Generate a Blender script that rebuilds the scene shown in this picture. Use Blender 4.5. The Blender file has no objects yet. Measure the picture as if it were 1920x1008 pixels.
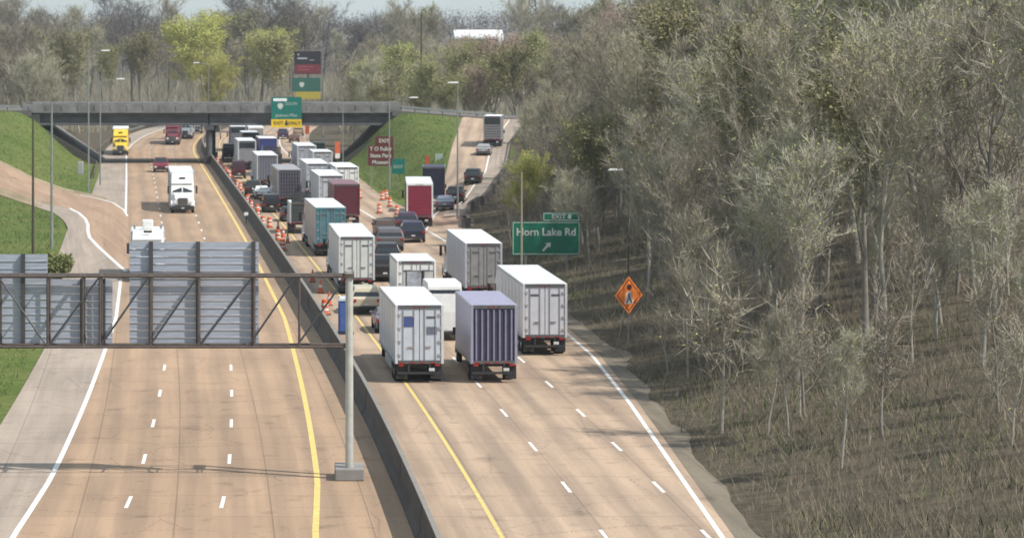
import bpy, math, random
import numpy as np
from mathutils import Vector, Matrix

random.seed(7); rng = np.random.default_rng(7)
SC = bpy.context.scene
COL = SC.collection
R = math.radians

# ------------------------------------------------------------------ camera, light, exposure
F = 5700.0; HC = 17.8; HZ = 80.0          # focal length in photo px, camera height, horizon row
cam = bpy.data.cameras.new('camera'); cam.sensor_width = 36; cam.sensor_fit = 'HORIZONTAL'
cam.lens = F/1920*36; cam.shift_x = (960-600)/1920; cam.shift_y = -(504-HZ)/1920
cam.clip_start = 1; cam.clip_end = 9000
cam.dof.use_dof = True; cam.dof.focus_distance = 75; cam.dof.aperture_fstop = 2.6
camo = bpy.data.objects.new('camera', cam); COL.objects.link(camo)
camo.location = (0, 0, HC); camo.rotation_euler = (R(90), 0, 0); SC.camera = camo

SUN_EL = 50.0; SUN_AZ = 116.0            # azimuth clockwise from +Y (north): right and a little behind the camera
W = bpy.data.worlds.new('World'); SC.world = W; W.use_nodes = True
nt = W.node_tree; nt.nodes.clear()
sky = nt.nodes.new('ShaderNodeTexSky'); sky.sky_type = 'NISHITA'; sky.sun_disc = False
sky.sun_elevation = R(SUN_EL); sky.sun_rotation = R(SUN_AZ); sky.air_density = 1.0; sky.dust_density = 1.2; sky.ozone_density = 1.0
bg = nt.nodes.new('ShaderNodeBackground'); bg.inputs['Strength'].default_value = 0.12
wo = nt.nodes.new('ShaderNodeOutputWorld')
tcw = nt.nodes.new('ShaderNodeTexCoord'); mpw = nt.nodes.new('ShaderNodeMapping'); mpw.inputs['Scale'].default_value = (1, 1, 7)
nw = nt.nodes.new('ShaderNodeTexNoise'); nw.inputs['Scale'].default_value = 3.2; nw.inputs['Detail'].default_value = 7
nt.links.new(tcw.outputs['Generated'], mpw.inputs[0]); nt.links.new(mpw.outputs[0], nw.inputs['Vector'])
rw_ = nt.nodes.new('ShaderNodeMapRange'); rw_.inputs[1].default_value = .3; rw_.inputs[2].default_value = .7; rw_.inputs[3].default_value = .35; rw_.inputs[4].default_value = .8
nt.links.new(nw.outputs[0], rw_.inputs[0])
mw = nt.nodes.new('ShaderNodeMix'); mw.data_type = 'RGBA'; mw.inputs[7].default_value = (5.9, 6.9, 7.4, 1)      # thin bright cloud veil
nt.links.new(rw_.outputs[0], mw.inputs[0]); nt.links.new(sky.outputs[0], mw.inputs[6])
nt.links.new(mw.outputs[2], bg.inputs[0]); nt.links.new(bg.outputs[0], wo.inputs[0])
sl = bpy.data.lights.new('sun', 'SUN'); sl.energy = 4.7; sl.angle = R(0.6); sl.color = (1, 0.95, 0.87)
so = bpy.data.objects.new('sun', sl); COL.objects.link(so)
sd = Vector((math.sin(R(SUN_AZ))*math.cos(R(SUN_EL)), math.cos(R(SUN_AZ))*math.cos(R(SUN_EL)), math.sin(R(SUN_EL))))
so.rotation_euler = sd.to_track_quat('Z', 'Y').to_euler(); so.location = (60, -40, 90)
vs = SC.view_settings; vs.view_transform = 'Standard'; vs.look = 'None'; vs.exposure = 0.14; vs.gamma = 1; vs.use_curve_mapping = False

# ------------------------------------------------------------------ helpers
def clamp(v, a=0.0, b=1.0): return a if v < a else b if v > b else v
def smooth(t): t = clamp(t); return t*t*(3-2*t)

def setp(o, label=None, cat=None, group=None, kind=None):
    if label: o['label'] = label
    if cat: o['category'] = cat
    if group: o['group'] = group
    if kind: o['kind'] = kind
    return o

def mk(name, me, parent=None, loc=(0, 0, 0), rot=(0, 0, 0), scale=None):
    o = bpy.data.objects.new(name, me); COL.objects.link(o)
    if parent: o.parent = parent
    o.location = loc; o.rotation_euler = rot
    if scale: o.scale = scale
    return o

def thing(name, loc, label, cat, rz=0, group=None):
    if len(label.replace('-', ' ').split()) > 16: print('LONG', label)
    return setp(mk(name, None, None, loc, (0, 0, rz)), label, cat, group)

MATS = {}
def mat(name, rgb, rough=.7, metal=0., var=.18, scale=2.5, bump=0., spec=.5, vscale=(1, 1, 1), rand=0.):
    if name in MATS: return MATS[name]
    m = bpy.data.materials.new(name); m.use_nodes = True; n = m.node_tree.nodes; l = m.node_tree.links
    b = n['Principled BSDF']; b.inputs['Roughness'].default_value = rough; b.inputs['Metallic'].default_value = metal
    b.inputs['Specular IOR Level'].default_value = spec
    tc = n.new('ShaderNodeTexCoord'); mp = n.new('ShaderNodeMapping'); mp.inputs['Scale'].default_value = vscale
    l.new(tc.outputs['Object'], mp.inputs[0])
    tx = n.new('ShaderNodeTexNoise'); tx.inputs['Scale'].default_value = scale; tx.inputs['Detail'].default_value = 5; tx.inputs['Roughness'].default_value = .65
    l.new(mp.outputs[0], tx.inputs['Vector'])
    cr = n.new('ShaderNodeMapRange'); cr.inputs[1].default_value = .3; cr.inputs[2].default_value = .7
    cr.inputs[3].default_value = 1-var; cr.inputs[4].default_value = 1+var*.6
    l.new(tx.outputs[0], cr.inputs[0])
    mx = n.new('ShaderNodeVectorMath'); mx.operation = 'SCALE'; mx.inputs[0].default_value = rgb
    l.new(cr.outputs[0], mx.inputs['Scale'])
    last = mx.outputs[0]
    if rand:
        oi = n.new('ShaderNodeObjectInfo'); hs = n.new('ShaderNodeHueSaturation')
        r1 = n.new('ShaderNodeMapRange'); r1.inputs[3].default_value = 1-rand; r1.inputs[4].default_value = 1+rand
        r2 = n.new('ShaderNodeMapRange'); r2.inputs[3].default_value = .5-rand*.07; r2.inputs[4].default_value = .5+rand*.07
        l.new(oi.outputs['Random'], r1.inputs[0]); l.new(oi.outputs['Random'], r2.inputs[0])
        l.new(r1.outputs[0], hs.inputs['Value']); l.new(r2.outputs[0], hs.inputs['Hue']); l.new(last, hs.inputs['Color']); last = hs.outputs[0]
    l.new(last, b.inputs['Base Color'])
    if bump:
        bp = n.new('ShaderNodeBump'); bp.inputs['Strength'].default_value = bump; bp.inputs['Distance'].default_value = .05
        l.new(tx.outputs[0], bp.inputs['Height']); l.new(bp.outputs[0], b.inputs['Normal'])
    MATS[name] = m; return m

class MB:
    def __init__(s): s.v = []; s.f = []
    def add(s, vs, fs):
        k = len(s.v); s.v += [tuple(p) for p in vs]; s.f += [tuple(i+k for i in f) for f in fs]; return s
    def box(s, x0, x1, y0, y1, z0, z1):
        return s.add([(x0,y0,z0),(x1,y0,z0),(x1,y1,z0),(x0,y1,z0),(x0,y0,z1),(x1,y0,z1),(x1,y1,z1),(x0,y1,z1)],
              [(0,3,2,1),(4,5,6,7),(0,1,5,4),(1,2,6,5),(2,3,7,6),(3,0,4,7)])
    def quad(s, a, b, c, d): return s.add([a,b,c,d], [(0,1,2,3)])
    def tube(s, p0, p1, r0, r1=None, n=8, caps=True):
        r1 = r0 if r1 is None else r1
        p0 = Vector(p0); p1 = Vector(p1); d = (p1-p0).normalized()
        a = d.orthogonal().normalized(); b = d.cross(a)
        vs = []
        for p, r in ((p0, r0), (p1, r1)):
            for i in range(n):
                t = 2*math.pi*i/n; vs.append(p+a*math.cos(t)*r+b*math.sin(t)*r)
        fs = [(i, (i+1) % n, n+(i+1) % n, n+i) for i in range(n)]
        if caps: fs += [tuple(range(n-1, -1, -1)), tuple(range(n, 2*n))]
        return s.add(vs, fs)
    def prism(s, prof, hw):          # profile in (y, z), hw(y, z) -> half width
        n = len(prof); vs = [(-hw(y, z), y, z) for y, z in prof]+[(hw(y, z), y, z) for y, z in prof]
        fs = [tuple(range(n)), tuple(range(2*n-1, n-1, -1))]+[(i, n+i, n+(i+1) % n, (i+1) % n) for i in range(n)]
        return s.add(vs, fs)
    def lathe(s, prof, n=12, c=(0, 0, 0)):
        vs = []
        for r, z in prof:
            for i in range(n):
                t = 2*math.pi*i/n; vs.append((c[0]+r*math.cos(t), c[1]+r*math.sin(t), c[2]+z))
        fs = []
        for j in range(len(prof)-1):
            for i in range(n): fs.append((j*n+i, j*n+(i+1) % n, (j+1)*n+(i+1) % n, (j+1)*n+i))
        fs += [tuple(range(n-1, -1, -1)), tuple(range((len(prof)-1)*n, len(prof)*n))]
        return s.add(vs, fs)
    def mesh(s, name, m):
        me = bpy.data.meshes.new(name); me.from_pydata(s.v, [], s.f); me.materials.append(m)
        me.validate(); me.update(); return me
    def build(s, name, m, parent=None, loc=(0, 0, 0), bevel=0., smooth_=False, seg=2, rot=(0, 0, 0)):
        me = s.mesh(name, m)
        import bmesh
        bm = bmesh.new(); bm.from_mesh(me); bmesh.ops.recalc_face_normals(bm, faces=bm.faces); bm.to_mesh(me); bm.free()
        if smooth_:
            for p in me.polygons: p.use_smooth = True
        o = mk(name, me, parent, loc, rot)
        if bevel:
            b = o.modifiers.new('bevel', 'BEVEL'); b.width = bevel; b.segments = seg; b.limit_method = 'ANGLE'; b.angle_limit = R(25)
            b.harden_normals = False
        return o

def np_mesh(name, verts, tris, m, m2=None, mi=None):
    me = bpy.data.meshes.new(name)
    verts = np.asarray(verts, np.float32).reshape(-1, 3); tris = np.asarray(tris, np.int32).reshape(-1, 3)
    me.vertices.add(len(verts)); me.vertices.foreach_set('co', verts.ravel())
    me.loops.add(tris.size); me.loops.foreach_set('vertex_index', tris.ravel())
    me.polygons.add(len(tris)); me.polygons.foreach_set('loop_start', np.arange(0, tris.size, 3, dtype=np.int32))
    me.polygons.foreach_set('loop_total', np.full(len(tris), 3, np.int32))
    me.materials.append(m)
    if m2 is not None: me.materials.append(m2); me.polygons.foreach_set('material_index', mi)
    me.update(calc_edges=True); return me

def text_mesh(body, size, m, ext=.008, bold=0.0):
    cu = bpy.data.curves.new('lettering', 'FONT'); cu.body = body; cu.size = size; cu.align_x = 'CENTER'; cu.align_y = 'CENTER'
    cu.extrude = ext; cu.offset = bold; cu.resolution_u = 3
    o = bpy.data.objects.new('lettering', cu); COL.objects.link(o)
    bpy.context.view_layer.update()
    me = bpy.data.meshes.new_from_object(o.evaluated_get(bpy.context.evaluated_depsgraph_get()))
    bpy.data.objects.remove(o); me.materials.clear(); me.materials.append(m); me.name = 'lettering'; return me

# ------------------------------------------------------------------ the shape of the place
_ys = np.arange(60, 1600, 1.0)
_m = np.interp(_ys, [60, 109, 124, 160, 197, 260, 300, 451, 480], [-.02, -.032, -.038, -.052, -.058, -.060, -.0625, -.0648, -.0625])
_m = np.where(_ys > 480, -.0625+.00067*(_ys-480)+np.where(_ys > 645, .006*(np.minimum(_ys, 800)-645), 0), _m)
_c = np.concatenate([[0], np.cumsum((_m[1:]+_m[:-1])/2)]); _c += -.76-np.interp(197, _ys, _c)
def Cb(y): return float(np.interp(y, _ys, _c))            # left foot of the median barrier
def hd(y): return float(np.interp(y, _ys, _m))            # dX/dY of the road
def yel(y): return Cb(y)-float(np.interp(y, [109, 124, 197, 260, 600], [3.6, 3.0, 1.55, 1.4, 1.2]))
def XL(y): return yel(y)-10.9                              # white left edge line
def XLs(y): return XL(y)-float(np.interp(y, [60, 200, 225, 240, 300, 330, 400, 900], [3.4, 3.6, 4.0, 5.5, 5.5, 4.2, 3.8, 3.4]))
_zr = ([0, 250, 291, 330, 346, 385, 394, 440, 466, 484], [0, 0, .4, 1.0, 1.9, 3.6, 4.1, 6.55, 6.6, 0])
def zr(y): return float(np.interp(y, *_zr))
def XRR(y): return float(np.interp(y, [60, 150, 173, 208, 250, 288, 307, 330, 360, 401, 440, 470, 900], [14.2, 16.0, 16.2, 15.2, 14.2, 13.6, 14.6, 18.0, 21.8, 25.0, 30, 31, 60]))
def XRL(y): return float(np.interp(y, [330, 345, 363, 402, 445], [9.0, 11.5, 15.0, 17.6, 21.0]))
def XM(y):                                                # right edge of the main carriageway
    if y < 330: return min(XRR(y)-.2, 1e9) if y < 300 else XRR(y)+(9.0-XRR(y))*clamp((y-300)/30)
    return float(np.interp(y, [330, 345, 360, 440], [9.0, Cb(345)+17.7, Cb(360)+17.6, Cb(440)+19.2])) if y < 440 else Cb(y)+19.2

def H(x, y):
    z = 0.0
    fy = clamp((y-335)/(441-335))**1.15 if y < 466 else clamp(1-(y-466)/20)
    a = smooth((XLs(y)-.6-x)/12.5)
    z += 7.8*fy*a
    b = smooth((x-(Cb(y)+18.6))/10.5) if y > 320 else clamp((x-9)/4)
    z += (zr(y)+(1.15*clamp((25-x)/14.4)*smooth((y-405)/35)*clamp((480-y)/17) if y > 400 else 0))*b
    r = x-XRR(y)-1.2
    if r > 0:
        hill = min(r, 30)*.20+max(0, min(r-30, 60))*.07
        z += hill*(1.0 if y < 420 else clamp(1-(y-420)/30, .25, 1))
    if y > 620:
        d = abs(x-Cb(y)); c = 1 if y > 900 else smooth((d-35)/30)
        z += c*(5*smooth((y-620)/300)+ 8*smooth((y-900)/600)*(1+.2*math.sin(x/160+1)+.45*smooth((x-20)/160)))
    if x < -60 and y < 335: z += .6*smooth((-60-x)/60)
    z += .12*math.sin(x*.37+y*.11)*math.sin(y*.23+x*.05)*clamp(min(abs(x-Cb(y))-24, 14)/14) if (x < XLs(y)-7 or x > XRR(y)+1) else 0
    return z

def P(px, py, dz=0.0):                                     # where the ray through a photo pixel meets the ground
    lo, hi = 90.0, 900.0; y = 90.0
    while y < 900:
        x = (px-600)*y/F; zz = HC-(py-HZ)*y/F
        if zz <= H(x, y)+dz: break
        y += 1.5
    for _ in range(12):
        m_ = y-1.5 if _ == 0 else y
        break
    lo, hi = y-1.5, y
    for _ in range(14):
        y = (lo+hi)/2; x = (px-600)*y/F; zz = HC-(py-HZ)*y/F
        if zz <= H(x, y)+dz: hi = y
        else: lo = y
    return Vector(((px-600)*y/F, y, H((px-600)*y/F, y)))

# ------------------------------------------------------------------ ground
def mat_ground():
    m = bpy.data.materials.new('ground_cover'); m.use_nodes = True; n = m.node_tree.nodes; l = m.node_tree.links; b = n['Principled BSDF']
    b.inputs['Roughness'].default_value = .95; b.inputs['Specular IOR Level'].default_value = .15
    at = n.new('ShaderNodeAttribute'); at.attribute_name = 'litter'
    tc = n.new('ShaderNodeTexCoord')
    def noise(sc, det=5, w=None):
        t = n.new('ShaderNodeTexNoise'); t.inputs['Scale'].default_value = sc; t.inputs['Detail'].default_value = det; t.inputs['Roughness'].default_value = .7
        l.new(tc.outputs['Object'], t.inputs['Vector']); return t
    def ramp(src, cols):
        r = n.new('ShaderNodeValToRGB'); e = r.color_ramp.elements
        e[0].position, e[0].color = cols[0][0], cols[0][1]+(1,); e[1].position, e[1].color = cols[-1][0], cols[-1][1]+(1,)
        for p, c in cols[1:-1]:
            q = e.new(p); q.color = c+(1,)
        l.new(src.outputs[0], r.inputs[0]); return r
    g1 = ramp(noise(.13, 8), [(.28, (.07, .105, .024)), (.45, (.10, .145, .034)), (.6, (.14, .165, .05)), (.74, (.19, .175, .075))])
    g2 = ramp(noise(1.6, 6), [(.3, (.6, .6, .6)), (.7, (1.25, 1.2, 1.1))])
    mg = n.new('ShaderNodeMix'); mg.data_type = 'RGBA'; mg.blend_type = 'MULTIPLY'; mg.inputs[0].default_value = 1
    l.new(g1.outputs[0], mg.inputs[6]); l.new(g2.outputs[0], mg.inputs[7])
    lt = ramp(noise(.8, 8), [(.3, (.045, .038, .026)), (.5, (.095, .078, .055)), (.62, (.13, .105, .075)), (.75, (.07, .085, .03))])
    mm = n.new('ShaderNodeMix'); mm.data_type = 'RGBA'
    ad = n.new('ShaderNodeMath'); ad.operation = 'ADD'; nn = noise(.7, 5); sb = n.new('ShaderNodeMath'); sb.operation = 'MULTIPLY_ADD'
    sb.inputs[1].default_value = .9; sb.inputs[2].default_value = -.45; l.new(nn.outputs[0], sb.inputs[0])
    l.new(at.outputs['Fac'], ad.inputs[0]); l.new(sb.outputs[0], ad.inputs[1])
    mr = n.new('ShaderNodeMapRange'); mr.inputs[1].default_value = .35; mr.inputs[2].default_value = .65; l.new(ad.outputs[0], mr.inputs[0])
    l.new(mr.outputs[0], mm.inputs[0]); l.new(mg.outputs[2], mm.inputs[6]); l.new(lt.outputs[0], mm.inputs[7])
    l.new(mm.outputs[2], b.inputs['Base Color'])
    bp = n.new('ShaderNodeBump'); bp.inputs['Strength'].default_value = .7; bp.inputs['Distance'].default_value = .25
    l.new(noise(2.2, 8).outputs[0], bp.inputs['Height']); l.new(bp.outputs[0], b.inputs['Normal'])
    return m

def litter(x, y):
    v = 0.0
    v = max(v, smooth((x-XRR(y)+.3)/1.6))
    if y > 452: v = max(v, smooth((y-452)/8))
    if y < 335 and x > 9: v = max(v, smooth((x-9)/1))
    return max(v, smooth((-130-x)/40))

gx = np.concatenate([[-4500, -3000, -1800, -1000, -600, -400, -280], np.arange(-200, -72, 8), np.arange(-72, 72, 2.0), np.arange(72, 220, 6), [260, 340, 460, 700, 1100, 1800, 3000, 4500]])
gy = np.concatenate([[-300, -100, 0, 50], np.arange(80, 480, 2.0), np.arange(480, 900, 8), np.arange(900, 1700, 40), [1800, 2000, 2300, 2700, 3300, 4200, 6000, 8000]])
gv = []; lit = []
for y in gy:
    for x in gx:
        z = H(float(x), float(y))
        inside = (XLs(y)-.5 < x < (XM(y) if y > 330 else XRR(y))+.5)
        gv.append((x, y, z-(.10 if inside else .03))); lit.append(litter(float(x), float(y)))
nx_ = len(gx)
gf = [(j*nx_+i, j*nx_+i+1, (j+1)*nx_+i+1, (j+1)*nx_+i) for j in range(len(gy)-1) for i in range(nx_-1)]
me = bpy.data.meshes.new('ground'); me.from_pydata(gv, [], gf); me.materials.append(mat_ground())
me.attributes.new('litter', 'FLOAT', 'POINT').data.foreach_set('value', np.array(lit, np.float32))
for p in me.polygons: p.use_smooth = True
setp(mk('ground', me), 'grass verges, embankments and leaf littered wooded slopes', kind='structure')

# ------------------------------------------------------------------ roads
def mat_road(name, base, dark, lanes=None, patch=.5):
    m = bpy.data.materials.new(name); m.use_nodes = True; n = m.node_tree.nodes; l = m.node_tree.links; b = n['Principled BSDF']
    b.inputs['Roughness'].default_value = .88; b.inputs['Specular IOR Level'].default_value = .3
    uv = n.new('ShaderNodeUVMap')
    mp = n.new('ShaderNodeMapping'); mp.inputs['Scale'].default_value = (2.2, .05, 1); l.new(uv.outputs[0], mp.inputs[0])
    st = n.new('ShaderNodeTexNoise'); st.inputs['Scale'].default_value = 1; st.inputs['Detail'].default_value = 5; l.new(mp.outputs[0], st.inputs['Vector'])
    mp2 = n.new('ShaderNodeMapping'); mp2.inputs['Scale'].default_value = (.5, .09, 1); l.new(uv.outputs[0], mp2.inputs[0])
    bl = n.new('ShaderNodeTexNoise'); bl.inputs['Scale'].default_value = 1; bl.inputs['Detail'].default_value = 6; l.new(mp2.outputs[0], bl.inputs['Vector'])
    fine = n.new('ShaderNodeTexNoise'); fine.inputs['Scale'].default_value = 9; fine.inputs['Detail'].default_value = 4; l.new(uv.outputs[0], fine.inputs['Vector'])
    ad = n.new('ShaderNodeMath'); ad.operation = 'ADD'; l.new(st.outputs[0], ad.inputs[0]); l.new(bl.outputs[0], ad.inputs[1])
    fac = ad.outputs[0]
    if lanes:                                               # polished, rubber darkened wheel tracks
        sx = n.new('ShaderNodeSeparateXYZ'); l.new(uv.outputs[0], sx.inputs[0])
        a = n.new('ShaderNodeMath'); a.operation = 'SUBTRACT'; a.inputs[1].default_value = lanes; l.new(sx.outputs[0], a.inputs[0])
        w = n.new('ShaderNodeMath'); w.operation = 'MULTIPLY'; w.inputs[1].default_value = 2*math.pi/1.82; l.new(a.outputs[0], w.inputs[0])
        c = n.new('ShaderNodeMath'); c.operation = 'COSINE'; l.new(w.outputs[0], c.inputs[0])
        k = n.new('ShaderNodeMath'); k.operation = 'MULTIPLY_ADD'; k.inputs[1].default_value = .17; l.new(c.outputs[0], k.inputs[0]); l.new(fac, k.inputs[2]); fac = k.outputs[0]
    mr = n.new('ShaderNodeMapRange'); mr.inputs[1].default_value = .76; mr.inputs[2].default_value = 1.24; l.new(fac, mr.inputs[0])
    s2 = n.new('ShaderNodeSeparateXYZ'); l.new(uv.outputs[0], s2.inputs[0])
    def mth(op, a, b_=None, c_=None):
        q = n.new('ShaderNodeMath'); q.operation = op
        for i, v in enumerate((a, b_, c_)):
            if v is None: continue
            if isinstance(v, (int, float)): q.inputs[i].default_value = v
            else: l.new(v, q.inputs[i])
        return q.outputs[0]
    wob = mth('MULTIPLY_ADD', fine.outputs[0], .12, s2.outputs[1])
    jv = mth('LESS_THAN', mth('FRACT', mth('DIVIDE', wob, 5.2)), .016)
    ju = mth('LESS_THAN', mth('FRACT', mth('DIVIDE', mth('ADD', s2.outputs[0], 1.42 if not lanes or lanes < 0 else .35), 3.65)), .016)
    crk = n.new('ShaderNodeTexVoronoi'); crk.feature = 'DISTANCE_TO_EDGE'; crk.inputs['Scale'].default_value = .16; l.new(uv.outputs[0], crk.inputs['Vector'])
    ck = mth('LESS_THAN', mth('ADD', crk.outputs['Distance'], mth('MULTIPLY', mth('SUBTRACT', fine.outputs[0], .5), .10)), .0016)
    pn = n.new('ShaderNodeTexVoronoi'); pn.inputs['Scale'].default_value = 1; mp3 = n.new('ShaderNodeMapping'); mp3.inputs['Scale'].default_value = (1/3.65, 1/10.4, 1); l.new(uv.outputs[0], mp3.inputs[0])
    fl_ = n.new('ShaderNodeVectorMath'); fl_.operation = 'FLOOR'; l.new(mp3.outputs[0], fl_.inputs[0]); wn = n.new('ShaderNodeTexWhiteNoise'); l.new(fl_.outputs[0], wn.inputs['Vector'])
    slab = mth('MULTIPLY_ADD', wn.outputs['Value'], .14, .93)
    oil = n.new('ShaderNodeTexNoise'); oil.inputs['Scale'].default_value = .55; oil.inputs['Detail'].default_value = 5; l.new(uv.outputs[0], oil.inputs['Vector'])
    ol = n.new('ShaderNodeMapRange'); ol.inputs[1].default_value = .60; ol.inputs[2].default_value = .72; ol.inputs[3].default_value = 1; ol.inputs[4].default_value = .72; l.new(oil.outputs[0], ol.inputs[0])
    jnt = mth('SUBTRACT', 1.0, mth('MULTIPLY', mth('MAXIMUM', mth('MAXIMUM', jv, ju), ck), .30))
    extra = mth('MULTIPLY', mth('MULTIPLY', jnt, slab), ol.outputs[0])
    mx = n.new('ShaderNodeMix'); mx.data_type = 'RGBA'; mx.inputs[6].default_value = base+(1,); mx.inputs[7].default_value = dark+(1,); l.new(mr.outputs[0], mx.inputs[0])
    f2 = n.new('ShaderNodeMapRange'); f2.inputs[1].default_value = .3; f2.inputs[2].default_value = .7; f2.inputs[3].default_value = .9; f2.inputs[4].default_value = 1.08; l.new(fine.outputs[0], f2.inputs[0])
    sc = n.new('ShaderNodeVectorMath'); sc.operation = 'SCALE'; l.new(mx.outputs[2], sc.inputs[0]); l.new(f2.outputs[0], sc.inputs['Scale'])
    sc2 = n.new('ShaderNodeVectorMath'); sc2.operation = 'SCALE'; l.new(sc.outputs[0], sc2.inputs[0]); l.new(extra, sc2.inputs['Scale'])
    l.new(sc2.outputs[0], b.inputs['Base Color'])
    bp = n.new('ShaderNodeBump'); bp.inputs['Strength'].default_value = .3; bp.inputs['Distance'].default_value = .01; l.new(fine.outputs[0], bp.inputs['Height']); l.new(bp.outputs[0], b.inputs['Normal'])
    return m

M_left = mat_road('tan_concrete', (.385, .262, .172), (.285, .198, .135), lanes=-1.0)
M_right = mat_road('pale_concrete', (.43, .315, .225), (.29, .215, .16), lanes=3.2)
M_sh = mat_road('grey_shoulder_concrete', (.37, .30, .245), (.28, .23, .19))
M_ramp = mat_road('ramp_concrete', (.38, .255, .17), (.29, .195, .135))
M_dirt = mat_road('gravel_edge', (.34, .26, .17), (.22, .17, .10))
M_white = mat('white_road_paint', (.74, .72, .68), .7, var=.3, scale=3)
M_yell = mat('yellow_road_paint', (.68, .50, .16), .7, var=.25, scale=3)

def ribbon(name, ys, fl, fr, dz, m, nx=6, zf=None, ref=Cb):
    vs, uvs = [], []
    for y in ys:
        a, b = fl(y), fr(y)
        for i in range(nx+1):
            x = a+(b-a)*i/nx; vs.append((x, y, (zf(x, y) if zf else H(x, y))+dz)); uvs.append((x-ref(y), y))
    fs = [(j*(nx+1)+i, j*(nx+1)+i+1, (j+1)*(nx+1)+i+1, (j+1)*(nx+1)+i) for j in range(len(ys)-1) for i in range(nx)]
    me = bpy.data.meshes.new(name); me.from_pydata(vs, [], fs); me.materials.append(m)
    u = me.uv_layers.new(name='UVMap')
    for lp in me.loops: u.data[lp.index].uv = uvs[lp.vertex_index]
    return setp(mk(name, me), kind='structure')
YS = list(np.arange(60, 480, 3.0))+list(np.arange(480, 980, 6.0))
flat = lambda x, y: 0.0
ribbon('left_carriageway', YS, lambda y: XL(y)-.1, lambda y: Cb(y)+.05, .004, M_left, 4, flat)
ribbon('left_shoulder', YS, XLs, lambda y: XL(y)-.1, .004, M_sh, 2, flat)
ribbon('right_carriageway', YS, lambda y: Cb(y)+.55, XM, .004, M_right, 6)
YR = list(np.arange(332, 448, 2.5))
ribbon('exit_ramp', YR, XRL, XRR, .02, M_right, 6, ref=XRL)
ribbon('ramp_shoulder', list(np.arange(302, 446, 2.5)), lambda y: XRR(y)-2.1, lambda y: XRR(y)+.12, .035, M_sh, 3, None, ref=XRL)
# white and yellow lines
def line(name, ys, fx, m, w=.16, dz=.010, zf=flat): ribbon(name, ys, lambda y: fx(y)-w/2, lambda y: fx(y)+w/2, dz, m, 1, zf)
line('white_edge_line', [y for y in YS], XL, M_white, .22)
line('yellow_edge_line', YS, yel, M_yell, .24)
def dashes(name, off, y0, y1, m=None, base=yel, w=.15):
    vs, fs = [], []; y = y0
    while y < y1:
        k = len(vs)
        for q in (y, y+1.5, y+3):
            x = base(q)+off; vs += [(x-w/2, q, .010), (x+w/2, q, .010)]
        fs += [(k, k+1, k+3, k+2), (k+2, k+3, k+5, k+4)]; y += 12.2
    me = bpy.data.meshes.new(name); me.from_pydata(vs, [], fs); me.materials.append(m or M_white); setp(mk(name, me), kind='structure')
dashes('lane_dashes', -3.65, 92, 760); dashes('lane_dashes', -7.3, 92, 760)
line('yellow_edge_line', YS, lambda y: Cb(y)+3.15, M_yell, .16)
dashes('lane_dashes', 6.9, 96, 760, base=Cb); dashes('lane_dashes', 10.6, 96, 300, base=Cb)
line('white_edge_line', [y for y in YS if 292 <= y <= 900], lambda y: Cb(y)+float(np.interp(y, [292, 298, 324, 345, 900], [13.4, 13.1, 12.7, 13.2, 14.8])), M_white, .2, zf=None)
line('white_edge_line', list(np.arange(286, 446, 2.5)), lambda y: XRR(y)-float(np.interp(y, [286, 300, 330, 360, 400, 446], [3.6, 3.2, 2.5, 2.2, 2.4, 2.6])), M_white, .2, .03, zf=None)
line('white_edge_line', list(np.arange(60, 288, 3.0)), lambda y: XRR(y)-float(np.interp(y, [60, 230, 262, 288], [.7, .7, 2.2, 3.6])), M_white, .2, .012, zf=None)

_gr = np.random.default_rng(5); _gy = np.arange(58, 302, 2.0); _gw = np.clip(np.convolve(_gr.normal(.9, .45, len(_gy)), [.25, .5, .25], 'same'), .3, 2)
ribbon('gravel_strip', list(np.arange(60, 300, 1.0)), lambda y: XRR(y)-.25, lambda y: XRR(y)+float(np.interp(y, _gy, _gw)), .012, mat_road('dirt_edge', (.21, .175, .13), (.13, .11, .08)), 2, None)
# loop ramp on the left, traced onto the ground
def px_sheet(name, upper, lower, m, dz, n=26, nx=5):
    def samp(pl, t):
        d = [0]
        for a, b in zip(pl, pl[1:]): d.append(d[-1]+math.dist(a, b))
        q = t*d[-1]; return [float(np.interp(q, d, [p[i] for p in pl])) for i in (0, 1)]
    vs, uvs = [], []
    for j in range(n+1):
        A = P(*samp(upper, j/n)); B = P(*samp(lower, j/n))
        for i in range(nx+1):
            x, y = A.x+(B.x-A.x)*i/nx, A.y+(B.y-A.y)*i/nx
            vs.append((x, y, H(x, y)+dz)); uvs.append((i*1.5, j*4))
    fs = [(j*(nx+1)+i, j*(nx+1)+i+1, (j+1)*(nx+1)+i+1, (j+1)*(nx+1)+i) for j in range(n) for i in range(nx)]
    me = bpy.data.meshes.new(name); me.from_pydata(vs, [], fs); me.materials.append(m); u = me.uv_layers.new(name='UVMap')
    for lp in me.loops: u.data[lp.index].uv = uvs[lp.vertex_index]
    return setp(mk(name, me), kind='structure')
UP = [(-90, 268), (-40, 288), (0, 307), (60, 337), (120, 359), (180, 371), (215, 381), (241, 404)]
LO = [(-90, 330), (-40, 342), (0, 352), (60, 372), (100, 384), (136, 393), (156, 405), (163, 418), (164, 432), (168, 448), (202, 480), (241, 516)]
px_sheet('loop_ramp_edge', [(-90, 263), (-40, 283), (0, 301), (60, 331), (120, 353), (180, 366), (200, 372)], [(-90, 342), (-40, 354), (0, 366), (60, 386), (108, 402), (128, 425), (125, 460)], M_dirt, .030)
px_sheet('loop_ramp', UP, LO, M_ramp, .045, 34)
px_sheet('loop_ramp_shoulder', [(60, 370), (100, 382), (140, 392), (166, 408), (172, 426), (178, 446), (212, 484), (244, 518)], [(60, 386), (98, 398), (120, 412), (128, 430), (124, 455), (122, 490), (118, 530), (116, 560)], M_sh, .038, 26)
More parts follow.
